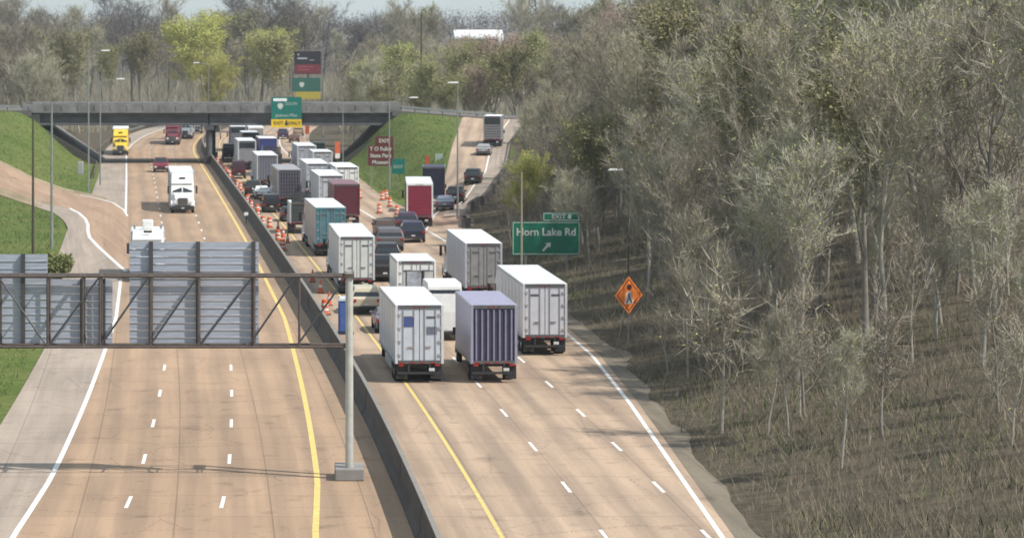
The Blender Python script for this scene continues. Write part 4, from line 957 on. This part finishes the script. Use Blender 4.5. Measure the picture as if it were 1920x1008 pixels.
# lattice pylon far away
Y = 1250; x = at(998, Y); t = thing('transmission_tower', (x, Y, H(x, Y)), 'faint lattice transmission tower on the far wooded ridge', 'tower')
hh = zat(-40, Y)-t.location.z; leg = MB()
for sx in (-1, 1):
    for sy in (-1, 1): MB().tube((sx*3, sy*3, 0), (sx*.5, sy*.5, hh), .34, .2, 5).build('leg', M_steel, t)
br_ = MB()
for k in range(9):
    f0 = k/9; f1 = (k+1)/9; w0 = 3-2.5*f0; w1 = 3-2.5*f1
    for s in (-1, 1):
        br_.tube((-w0, s*w0, hh*f0), (w1, s*w1, hh*f1), .16, n=4); br_.tube((w0, s*w0, hh*f0), (-w1, s*w1, hh*f1), .16, n=4)
br_.build('bracing', M_steel, t)
for z, w in ((.72, 5), (.84, 4.2), (.95, 3.4)): MB().box(-w, w, -.2, .2, hh*z, hh*z+.3).build('crossarm', M_steel, t)

# portable toilet beside gantry post, utility cabinet, delineator
x = at(648, 186); t = thing('portable_toilet', (x, 186, 0), 'blue portable toilet in the closed lane just left of the gantry post', 'portable toilet')
M_blue = mat('blue_plastic', (.05, .10, .30), .5)
MB().box(-.45, .45, -.45, .45, .1, 2.05).build('cabin', M_blue, t, bevel=.03); MB().box(-.36, .36, -.475, -.452, .2, 1.9).build('door', mat('blue_door_plastic', (.06, .12, .36), .5), t, bevel=.01)
MB().prism([(-.48, 2.05), (-.45, 2.2), (0, 2.3), (.45, 2.2), (.48, 2.05)], lambda y, z: .48-(z-2.05)*.6).build('roof', mat('pale_plastic', (.5, .53, .58), .5), t); MB().box(-.5, .5, -.5, .5, 0, .1).build('skid', M_plastic, t)
p = P(151, 327); t = thing('utility_cabinet', tuple(p), 'pale roadside cabinet on the grass at the foot of the bridge slope', 'cabinet')
MB().box(-.35, .35, -.3, .3, .1, 1.7).build('housing', mat('cabinet_grey', (.42, .43, .44), .5), t, bevel=.03); MB().box(-.3, .3, -.32, -.302, .2, 1.6).build('door', mat('cabinet_door', (.36, .37, .38), .5), t); MB().box(-.45, .45, -.4, .4, -.2, .1).build('plinth', M_conc, t)
p = P(470, 418); t = thing('marker_post', (Cb(p.y)-.35, p.y, 0), 'small white reflector post against the left side of the barrier', 'reflector post')
MB().tube((0, 0, 0), (0, 0, .8), .05).build('stem', M_plastic, t); MB().box(-.2, .2, -.06, .06, .72, 1.05).build('reflector', mat('clean_white', (.82, .84, .84), .4), t, bevel=.02)

# ------------------------------------------------------------------ far buildings
def building(px0, px1, py0, py1, Y, depth, roof, wall, label, flat_=True, col=None):
    X0, X1 = at(px0, Y), at(px1, Y); zt_ = zat(py0, Y); ze = zat(py1, Y); xm = (X0+X1)/2; g0 = H(xm, Y)-2
    t = thing('warehouse', (xm, Y, g0), label, 'building'); w = X1-X0
    MB().box(-w/2+.3, w/2-.3, .3, depth-.3, 0, ze-g0).build('wall', wall, t)
    MB().prism([(0, ze-g0), (depth*.5, zt_-g0), (depth, ze-g0), (depth, ze-g0-.3), (0, ze-g0-.8)], lambda y, z: w/2).build('roof', roof, t)
    MB().box(w/2-2.2, w/2-.2, -.3, .29, 0, ze-g0-.82).build('corner_pier', roof, t)
    for i in range(5): MB().box(-w/2+2+i*w/6, -w/2+3.6+i*w/6, .22, .299, ze-g0-4, ze-g0-2.2).build('window', M_glass, t)
    return t
M_rw = mat('bright_metal_roof', (.86, .86, .87), .4); M_wg = mat('grey_cladding', (.20, .20, .22), .7)
building(853, 945, 56, 69, 1150, 26, M_rw, M_wg, 'long white roofed warehouse showing above the trees on the right horizon')
building(640, 672, 66, 71, 1100, 12, mat('pale_roof', (.5, .5, .5), .5), M_wg, 'low pale roof barely visible among trees right of the message board')
building(768, 786, 57, 66, 1120, 10, mat('pale_roof', (.5, .5, .5), .5), M_wg, 'little pale roof left of the very tall dark pole')
building(1000, 1065, 38, 60, 1180, 14, mat('lilac_roof', (.33, .33, .40), .6), mat('lilac_wall', (.28, .28, .33), .7), 'dull lilac building behind bare trunks right of the transmission tower')

# ------------------------------------------------------------------ trees
M_bark = mat('bark_grey', (.27, .245, .205), .95, var=.3, scale=2, rand=.25)
KINDS = {
 'bare': mat('bare_twigs', (.315, .275, .215), .95, var=.3, scale=.35, rand=.28),
 'pale': mat('pale_bare_twigs', (.41, .375, .30), .95, var=.3, scale=.35, rand=.2),
 'dark': mat('dark_bare_twigs', (.15, .135, .125), .95, var=.25, scale=.35, rand=.2),
 'bud': mat('budding_olive', (.285, .275, .13), .95, var=.35, scale=.35, rand=.25),
 'yellow': mat('yellow_green_buds', (.43, .43, .13), .9, var=.3, scale=.35, rand=.12),
 'red': mat('reddish_buds', (.38, .28, .215), .95, var=.3, scale=.35, rand=.12),
}
M_bud = mat('spring_buds', (.30, .33, .11), .9, var=.3, scale=.4, rand=.2)
def gen_tree(seed, h, spread=.34, leaf=0, leafsize=.22, upright=.6, ntw=15, trunk_f=.35, nbs=(11, 6, 5), tw=1.0):
    r = np.random.default_rng(seed)
    tv, tf, cv, cf, leafy = [], [], [], [], set()
    def tub(V, Fc, p0, p1, r0, r1, n):
        d = p1-p0; d = d/np.linalg.norm(d); a = np.cross(d, [0, 0, 1.0] if abs(d[2]) < .9 else [1.0, 0, 0]); a /= np.linalg.norm(a); b = np.cross(d, a)
        k = len(V)
        for p, rr in ((p0, r0), (p1, r1)):
            for i in range(n):
                t = 2*math.pi*i/n; V.append(p+rr*(a*math.cos(t)+b*math.sin(t)))
        for i in range(n):
            j = (i+1) % n; Fc.append((k+i, k+j, k+n+j)); Fc.append((k+i, k+n+j, k+n+i))
    tips = []
    def branch(p, d, L, rad, lvl):
        n = (7, 5, 3, 3)[lvl]; segs = (5, 4, 3, 2)[lvl]; pts = [p]
        for s in range(segs):
            d = d+r.normal(0, (.06, .13, .2, .25)[lvl], 3)+np.array([0, 0, (.02, .10, .10, .05)[lvl]*upright*2]); d /= np.linalg.norm(d)
            q = p+d*L/segs; r0 = rad*(1-.8*s/segs); r1 = rad*(1-.8*(s+1)/segs)
            tub(*((tv, tf) if lvl < 2 else (cv, cf)), p, q, r0, r1, n)
            p = q; pts.append(p)
        if lvl < 3:
            nb = nbs[lvl]
            for i in range(nb):
                f = (trunk_f+(1-trunk_f)*(i+r.random())/nb) if lvl == 0 else .25+.75*(i+r.random())/nb
                k = min(int(f*segs), segs-1); q = pts[k]+(pts[k+1]-pts[k])*(f*segs-k)
                az = r.random()*2*math.pi; out = np.array([math.cos(az), math.sin(az), 0])
                el = (.75-.25*r.random()) if lvl == 0 else .7
                nd = d*el+out*(.65+.3*r.random())*(1.15-.55*upright) if lvl else np.array([0, 0, 1.0])*(.6+.5*upright)+out*(.9-.4*upright*r.random())
                nd /= np.linalg.norm(nd)
                LL = (h*spread*(1.25-.65*(f-trunk_f)/(1-trunk_f)), L*.55, L*.5)[lvl]*(.75+.5*r.random())
                branch(q, nd, LL, rad*(.42, .45, .45)[lvl]*(1-.4*f), lvl+1)
        if lvl >= 2: tips.append((pts, d))
    branch(np.zeros(3), np.array([0, 0, 1.0]), h*.82, h*.013, 0)
    for pts, d in tips:
        m = ntw if len(pts) > 3 else max(4, ntw//3)
        m = ntw//2
        for i in range(m):
            k = r.integers(0, len(pts)-1); q = pts[k]+(pts[k+1]-pts[k])*r.random()
            nd = d+r.normal(0, .55, 3)+np.array([0, 0, .35*upright]); nd /= np.linalg.norm(nd); L = .35+.9*r.random()
            sd_ = np.cross(nd, r.normal(0, 1, 3)); sd_ /= np.linalg.norm(sd_); w = (.011+.014*r.random())*tw; L *= tw**.3
            b = len(cv); cv.append(q-sd_*w); cv.append(q+sd_*w); cv.append(q+nd*L); cf.append((b, b+1, b+2))
            for _ in range(int(leaf+r.random())):
                c = q+nd*L*r.random()+r.normal(0, .22, 3); a = r.normal(0, 1, 3); a /= np.linalg.norm(a); e = np.cross(a, r.normal(0, 1, 3)); e /= np.linalg.norm(e)
                sz = leafsize*(.5+r.random()); b = len(cv); cv += [c-a*sz*.5, c+a*sz*.5, c+e*sz*.8]; leafy.add(len(cf)); cf.append((b, b+1, b+2))
    mi = np.zeros(len(cf), np.int32); mi[list(leafy)] = 1
    return (np.array(tv), np.array(tf), np.array(cv), np.array(cf), mi)
PROTO = {}
def proto(kind, i):
    k = (kind, i)
    if k in PROTO: return PROTO[k]
    cfg = dict(sapling=dict(leaf=.12, leafsize=.10, ntw=9, upright=.9, spread=.30, nbs=(9, 5, 3), trunk_f=.2), bare=dict(leaf=.16, leafsize=.13, ntw=32, upright=.75), pale=dict(leaf=.3, leafsize=.13, ntw=28, upright=.95, spread=.26), dark=dict(leaf=0, ntw=20, upright=.55, spread=.36),
               bud=dict(leaf=1.6, leafsize=.2, ntw=20, upright=.7, spread=.32), yellow=dict(leaf=4.5, leafsize=.17, ntw=22, upright=.45, spread=.36), red=dict(leaf=.9, leafsize=.16, ntw=24, upright=.8, spread=.34))[kind]
    tv, tf, cv, cf, mi = gen_tree(hash_(kind)+i*17, 7.0 if kind == 'sapling' else 16.0, **cfg)
    PROTO[k] = (np_mesh('trunk', tv, tf, M_bark if kind not in ('dark',) else mat('bark_dark', (.07, .062, .058), .95)), np_mesh('crown', cv, cf, KINDS['bare' if kind == 'sapling' else kind], M_bud if kind in ('bare', 'pale', 'sapling') else KINDS[kind], mi))
    return PROTO[k]
def hash_(s): return sum(ord(c)*(i+3) for i, c in enumerate(s))
TREES = []
def tree(kind, X, Y, h, label, group=None, wide=1.0, name=None, z=None):
    px_ = 600+X*F/Y
    if 822 < px_ < 972 and Y < 1150: h = min(h, max(3.0, zat(84, Y)-H(X, Y)))
    if 915 < px_ < 962 and Y < 1150: h = min(h, max(3.0, zat(98, Y)-H(X, Y)))
    v = random.randrange(3) if kind in ('bare', 'bud', 'pale', 'sapling') else random.randrange(2)
    a, b = proto(kind, v); s = h/(7 if kind == 'sapling' else 16)*1.02
    t = thing(name or {'sapling': 'sapling', 'bare': 'bare_tree', 'pale': 'bare_tree', 'dark': 'bare_tree', 'bud': 'budding_tree', 'yellow': 'budding_tree', 'red': 'budding_tree'}[kind], (X, Y, (H(X, Y) if z is None else z)-.1), label, 'tree', random.uniform(0, 6.28), group)
    t.scale = (s*wide, s*wide, s)
    mk('trunk', a, t); mk('crown', b, t); TREES.append(t); return t
def treepx(kind, px, top, Y, label, wide=1.0, group=None):
    x = at(px, Y); return tree(kind, x, Y, zat(top, Y)-H(x, Y), label, group, wide)

# singled out trees
treepx('yellow', 390, 48, 640, 'broad bright yellow green tree, the most vivid in the far wood', 1.2)
treepx('yellow', 414, 118, 560, 'smaller yellow green tree just above the bridge pier', .9)
treepx('bud', 492, 70, 600, 'rounded olive green tree left of the message board', 1.4)
treepx('dark', 488, -22, 760, 'tall dark bare tree standing against the sky left of the message board', 1.25)
treepx('dark', 462, -12, 800, 'slimmer dark bare tree beside the tall one against the sky', 1.0)
treepx('dark', 545, 2, 820, 'dark bare tree against the sky above the message board', 1.1)
treepx('yellow', 762, 98, 600, 'yellow green tree just left of the very tall dark pole', 1.0)
treepx('red', 915, 78, 520, 'fan shaped reddish bare tree behind the truck at the top of the ramp', 1.15)
treepx('yellow', 985, 300, 255, 'yellow green sapling above the left end of the large green sign', .8)
treepx('bud', 262, 66, 680, 'small olive crown in the wood left of the broad vivid one', 1.0)
# wood beyond the bridge: jittered rows
def corridor(x, y): return abs(x-Cb(y)-1) < 24 if 466 < y < 820 else False
n1 = 0
rows = [(480, 13, 5.0), (496, 14, 5.2), (520, 15, 6), (550, 16, 6.5), (590, 17, 7), (640, 17, 7.0), (690, 18, 7.5), (740, 19, 7.5), (790, 21, 8), (850, 22, 8.5), (900, 24, 10)]
cnt = {'l': 0, 'r': 0}
for (Y, h, stp) in rows:
    x = at(-40, Y)
    while x < at(1300, Y):
        X = x+random.uniform(-.35, .35)*stp; y = Y+random.uniform(-.35, .35)*stp; x += stp
        if corridor(X, y) or (Y < 500 and 20 < X < 33 and False): continue
        px = 600+X*F/y
        r = random.random()
        if px < 330: kind = 'bud' if r < .2 else 'pale' if r < .6 else 'bare' if r < .97 else 'yellow'
        elif px < 560: kind = 'bud' if r < .26 else 'bare' if r < .9 else 'yellow' if r < .97 else 'red'
        elif px < 830: kind = 'bud' if r < .33 else 'bare' if r < .8 else 'pale'
        else: kind = 'red' if r < .22 else 'bud' if r < .5 else 'bare'
        if Y > 700 and random.random() < .4: kind = 'dark'
        hh = h*random.uniform(.78, 1.22)
        if 590 < px < 860 or 280 < px < 430: hh *= .9
        desc = ('tall ' if hh > h*1.05 else 'low ' if hh < h*.88 else '')+{'bare': 'grey brown bare tree', 'pale': 'pale stemmed bare tree', 'dark': 'dark bare tree', 'bud': 'olive budding tree', 'yellow': 'yellow green budding tree', 'red': 'reddish budding tree'}[kind]
        where = ('at the left photo edge', 'above the bridge left end', 'above the yellow truck', 'above the left carriageway', 'above the bridge pier', 'behind the message board', 'above the bridge right end', 'behind the tallest pole', 'behind the ramp top', 'above the right hand slope')[int(np.searchsorted([60, 160, 260, 350, 470, 640, 740, 850, 960], px))]
        where = ('in the near wood ' if Y < 560 else 'in the mid wood ' if Y < 740 else 'far back in wood ')+where
        tree(kind, X, y, hh, desc+' '+where, 'trees beyond the bridge', random.uniform(.85, 1.2)); n1 += 1
# right hillside wood
n2 = 0
def hill_row(y0, y1, stepy, off0, offs):
    global n2
    y = y0
    while y < y1:
        for o, hmin, hmax in offs:
            X = XRR(y)+off0+o+random.uniform(-1.6, 1.6); yy = y+random.uniform(-.4, .4)*stepy
            px = 600+X*F/yy; 
            if px > 2050: continue
            r = random.random(); kind = 'pale' if r < .42 else 'bare' if r < .78 else 'bud' if r < .95 else 'dark'
            h = random.uniform(hmin, hmax)
            if abs(px-1024) < 75 and 222 > yy > 160: continue
            if px < 1230 and yy < 232 and X < at(1215, yy) : continue
            if abs(px-925) < 45 and yy < 400: continue
            if px < 962 and 235 < yy < 345: continue
            desc = ('tall ' if h > (hmin+hmax)/2+1 else 'low ' if h < (hmin+hmax)/2-1 else '')+{'bare': 'grey brown bare tree', 'pale': 'pale stemmed bare tree', 'dark': 'dark bare tree', 'bud': 'olive budding tree'}[kind]
            w_ = ('beside the top of the exit ramp', 'above the green exit sign', 'above the orange sign', 'just right of the orange sign', 'well right of the orange sign', 'at the far right edge')[int(np.searchsorted([985, 1110, 1230, 1420, 1700], px))]
            r_ = 'at the slope front ' if o < 7 else 'halfway up the slope ' if o < 20 else 'high on the slope '
            tree(kind, X, yy, h, desc+' '+r_+w_, 'trees on the right hand slope', random.uniform(.8, 1.15)); n2 += 1
        y += stepy
hill_row(150, 250, 9, 5, [(2, 9, 13), (8, 13, 18), (15, 15, 20), (23, 16, 21), (32, 16, 22)])
hill_row(250, 345, 10, 8, [(0, 6, 10), (6, 12, 16), (13, 16, 20), (21, 17, 22), (30, 17, 22), (40, 18, 22)])
hill_row(345, 470, 13, 7.0, [(0, 6, 9), (6, 10, 14), (13, 13, 18), (22, 15, 20), (33, 16, 22)])
# saplings and thicket at the front of the slope
for _ in range(150):
    y = random.uniform(118, 300); X = XRR(y)+2.2+random.random()**1.3*24
    px = 600+X*F/y
    if px > 1990 or px < 900 or (px < 955 and y > 235): continue
    h = random.uniform(3, 6.5)+.12*(X-XRR(y))
    if y < 232 and 940 < px < 1235:
        top = HZ+(HC-H(X, y)-h)*F/y
        if top < 500 + (90 if px > 1130 else 0): continue
    r = random.random(); kind = 'sapling' if r < .82 else 'pale'
    w_ = ('left of the green exit sign', 'below the green exit sign', 'around the orange sign', 'just right of the orange sign', 'well right of the orange sign', 'at the far right edge')[int(np.searchsorted([960, 1110, 1230, 1420, 1700], px))]
    tree(kind, X, y, h, ('low ' if h < 4.5 else 'taller ' if h > 6.5 else '')+{'sapling': 'thin grey brown sapling', 'pale': 'pale narrow sapling'}[kind]+(' near the shoulder ' if X < XRR(y)+9 else ' on the lower slope ')+w_, 'saplings on the right hand slope', random.uniform(.8, 1.3), 'sapling')
for i in range(34):
    y = random.uniform(238, 335); X = XRR(y)+random.uniform(6, 24); px = 600+X*F/y
    if px < 962: continue
    kind = random.choice(['pale', 'pale', 'bare'])
    tree(kind, X, y, random.uniform(8, 14), ('pale stemmed' if kind == 'pale' else 'grey brown')+' narrow bare tree in the dense belt '+('left of the green exit sign' if px < 960 else 'behind the green exit sign' if px < 1095 else 'above the orange sign' if px < 1210 else 'right of the orange sign'), 'narrow trees behind the green sign', random.uniform(.6, .8))
print('trees', n1, n2)

# far ridge woodland: one mass
def clumps(name, pts, m, nt=70, rad=(3.5, 6), sz=(.5, 1.3), label=None):
    V, T = [], []
    N = len(pts); k = rng.integers(0, N, N*nt)
    pts = np.array(pts)                       # x, y, z, height
    c = pts[k]
    u = rng.normal(0, 1, (len(k), 3)); u /= np.linalg.norm(u, axis=1)[:, None]; rr = rng.random(len(k))**.4
    R_ = (c[:, 3]*.33)[:, None]
    pos = c[:, :3]+np.stack([np.zeros(len(k)), np.zeros(len(k)), c[:, 3]*.62], 1)+u*rr[:, None]*R_*np.array([1, 1, 1.15])
    s = rng.uniform(sz[0], sz[1], len(k))[:, None]
    a = rng.normal(0, 1, (len(k), 3)); a /= np.linalg.norm(a, axis=1)[:, None]; b = rng.normal(0, 1, (len(k), 3)); b[:, 2] += .8; b /= np.linalg.norm(b, axis=1)[:, None]
    v = np.stack([pos-a*s*.25, pos+a*s*.25, pos+b*s], 1).reshape(-1, 3)
    # trunks
    tw = np.array([[-.15, 0, 0], [.15, 0, 0], [0, 0, 1.0]]); tv = (pts[:, None, :3]+tw[None]*np.stack([np.ones(N), np.ones(N), pts[:, 3]*.95], 1)[:, None, :]).reshape(-1, 3)
    v = np.concatenate([v, tv]); f = np.arange(len(v)).reshape(-1, 3)
    return setp(mk(name, np_mesh(name, v, f, m)), label, kind='stuff')
M_far = mat('far_wood_twigs', (.19, .175, .165), .95, var=.45, scale=.035)
pts = []
for Y in np.concatenate([np.arange(900, 1300, 16), np.arange(1300, 2100, 40)]):
    x = at(-80, Y); 
    while x < at(2000, Y):
        X = x+random.uniform(-2.5, 2.5); y = Y+random.uniform(-6, 6)
        pts.append((X, y, H(X, y), random.uniform(13, 21))); x += random.uniform(5, 8) if Y < 1300 else random.uniform(8, 13)
pts = [((p[0], p[1], p[2], max(2.0, min(p[3], zat(76 if 600+p[0]*F/p[1] < 928 else 96, p[1])-p[2]))) if 835 < 600+p[0]*F/p[1] < 960 and p[1] < 1160 else p) for p in pts if not (1145 < p[1] < 1180 and 846 < 600+p[0]*F/p[1] < 952)]
clumps('far_woodland', pts, M_far, 70, label='dense grey brown woodland covering the far ridge')
# undergrowth of the wood edges
M_under = mat('undergrowth_twigs', (.24, .20, .14), .95, var=.4, scale=.25)
M_under2 = mat('undergrowth_green', (.10, .12, .04), .95, var=.4, scale=.25)
def brush(name, spots, m, hmin, hmax, w, label):
    p = np.array(spots); n = len(p); hh = rng.uniform(hmin, hmax, n)[:, None]
    lean = rng.normal(0, .45, (n, 3)); lean[:, 2] = 1
    a = rng.normal(0, 1, (n, 3)); a[:, 2] = 0; a /= np.linalg.norm(a, axis=1)[:, None]
    v = np.stack([p-a*w, p+a*w, p+lean*hh], 1).reshape(-1, 3)
    return setp(mk(name, np_mesh(name, v, np.arange(len(v)).reshape(-1, 3), m)), label, kind='stuff')
sp, sp2 = [], []
def fillspots(n, fy, fx, out):
    for _ in range(n):
        y = fy(); x = fx(y); out.append((x, y, H(x, y)-.05+abs(random.gauss(0, .35))))
def clusters(nc, per, out, ymin, r0):
    for _ in range(nc):
        y = ymin+(470-ymin)*random.random()**1.4; x = XRR(y)+1.5+abs(random.gauss(0, 22)); rr = random.uniform(.4, r0)
        for _ in range(int(per*rr)):
            a, b = x+random.gauss(0, rr), y+random.gauss(0, rr*1.6)
            if a > XRR(b)+(.7 if b < 282 or b > 365 else 1.6): out.append((a, b, H(a, b)-.05))
clusters(1500, 55, sp, 90, 2.2); clusters(420, 50, sp2, 90, 1.6)
fillspots(22000, lambda: random.uniform(90, 470), lambda y: XRR(y)+1.0+abs(random.gauss(0, 20)), sp)
def farx(y):
    for _ in range(30):
        x = random.uniform(at(-60, y), at(1300, y))
        if not corridor(x, y): return x
    return 60
fillspots(30000, lambda: random.uniform(470, 640), farx, sp)
fillspots(12000, lambda: random.uniform(470, 640), farx, sp2)
brush('undergrowth', sp, M_under, .08, .95, .013, 'tangled brown undergrowth at the foot of the trees')
brush('green_undergrowth', sp2, M_under2, .1, .6, .035, 'green tinged undergrowth at the foot of the trees')
sp = []
for _ in range(60000):
    y = random.uniform(600, 930); x = random.uniform(at(-60, y), at(1300, y)); 
    if not corridor(x, y): sp.append((x, y, H(x, y)-.1))
brush('thicket', sp, mat('thicket_stems', (.33, .30, .22), .95, var=.4, scale=.1), 1.5, 6.5, .045, 'dense thicket of pale thin stems below the far trees')
# grass tufts on the verges
M_tuft = mat('grass_blades', (.13, .17, .045), .9, var=.4, scale=.2)
sp = []
for _ in range(45000):
    y = random.uniform(100, 446); x = XLs(y)-.5-abs(random.gauss(0, 22)); px = 600+x*F/y
    if px < -30: continue
    z = H(x, y)
    pyy = HZ+(HC-z)*F/y
    lo = np.interp(px, [0, 60, 120, 180, 215], [301, 331, 353, 366, 381]); hi = np.interp(px, [0, 60, 108, 128, 240], [366, 386, 402, 520, 520])
    if lo-2 < pyy < hi+2 and px < 241: continue
    sp.append((x, y, z-.05))
for _ in range(9000):
    y = random.uniform(345, 445); x = random.uniform(Cb(y)+18.6, XRL(y)-.4)
    if x > XM(y)+.2: sp.append((x, y, H(x, y)-.05))
brush('grass', sp, M_tuft, .12, .38, .035, 'short bright green grass on the verges and banks')
# bush by the left sign
sp = []
for _ in range(5200):
    a = np.random.default_rng(_).normal(0, 1, 3); a /= np.linalg.norm(a); r = random.random()**.45
    sp.append((a[0]*r*1.1+.35*math.sin(_), a[1]*r*1.2, .75+a[2]*r*.95+.4*abs(a[0])))
p = P(103, 520); b = thing('bush', tuple(p), 'rounded green bush just above the gantry truss on the left verge', 'bush')
q = np.array(sp); n = len(q); a = rng.normal(0, .09, (n, 3)); c = rng.normal(0, .13, (n, 3))
me = np_mesh('foliage', np.stack([q-a, q+a, q+c], 1).reshape(-1, 3), np.arange(3*n).reshape(-1, 3), mat('bush_leaf', (.20, .22, .08), .8, var=.4, scale=1.2)); mk('foliage', me, b)
st = MB()
for i in range(7): an = i*.9; st.tube((0, 0, -.1), (math.cos(an)*.6, math.sin(an)*.6, 1.2), .04, .015, 5)
st.build('stem', M_bark, b)

# ------------------------------------------------------------------ haze over the whole valley
hz = MB().box(-4700, 4700, -400, 8300, -3, 48).build('haze', mat('haze_air', (.8, .8, .8)))
hm = bpy.data.materials.new('haze_volume'); hm.use_nodes = True; hn = hm.node_tree; hn.nodes.clear()
pv = hn.nodes.new('ShaderNodeVolumePrincipled'); pv.inputs['Color'].default_value = (.80, .86, .93, 1); pv.inputs['Density'].default_value = .00012; pv.inputs['Anisotropy'].default_value = .2
ho = hn.nodes.new('ShaderNodeOutputMaterial'); hn.links.new(pv.outputs[0], ho.inputs['Volume'])
hz.data.materials.clear(); hz.data.materials.append(hm); setp(hz, 'thin pale haze lying over the whole highway valley', kind='stuff')
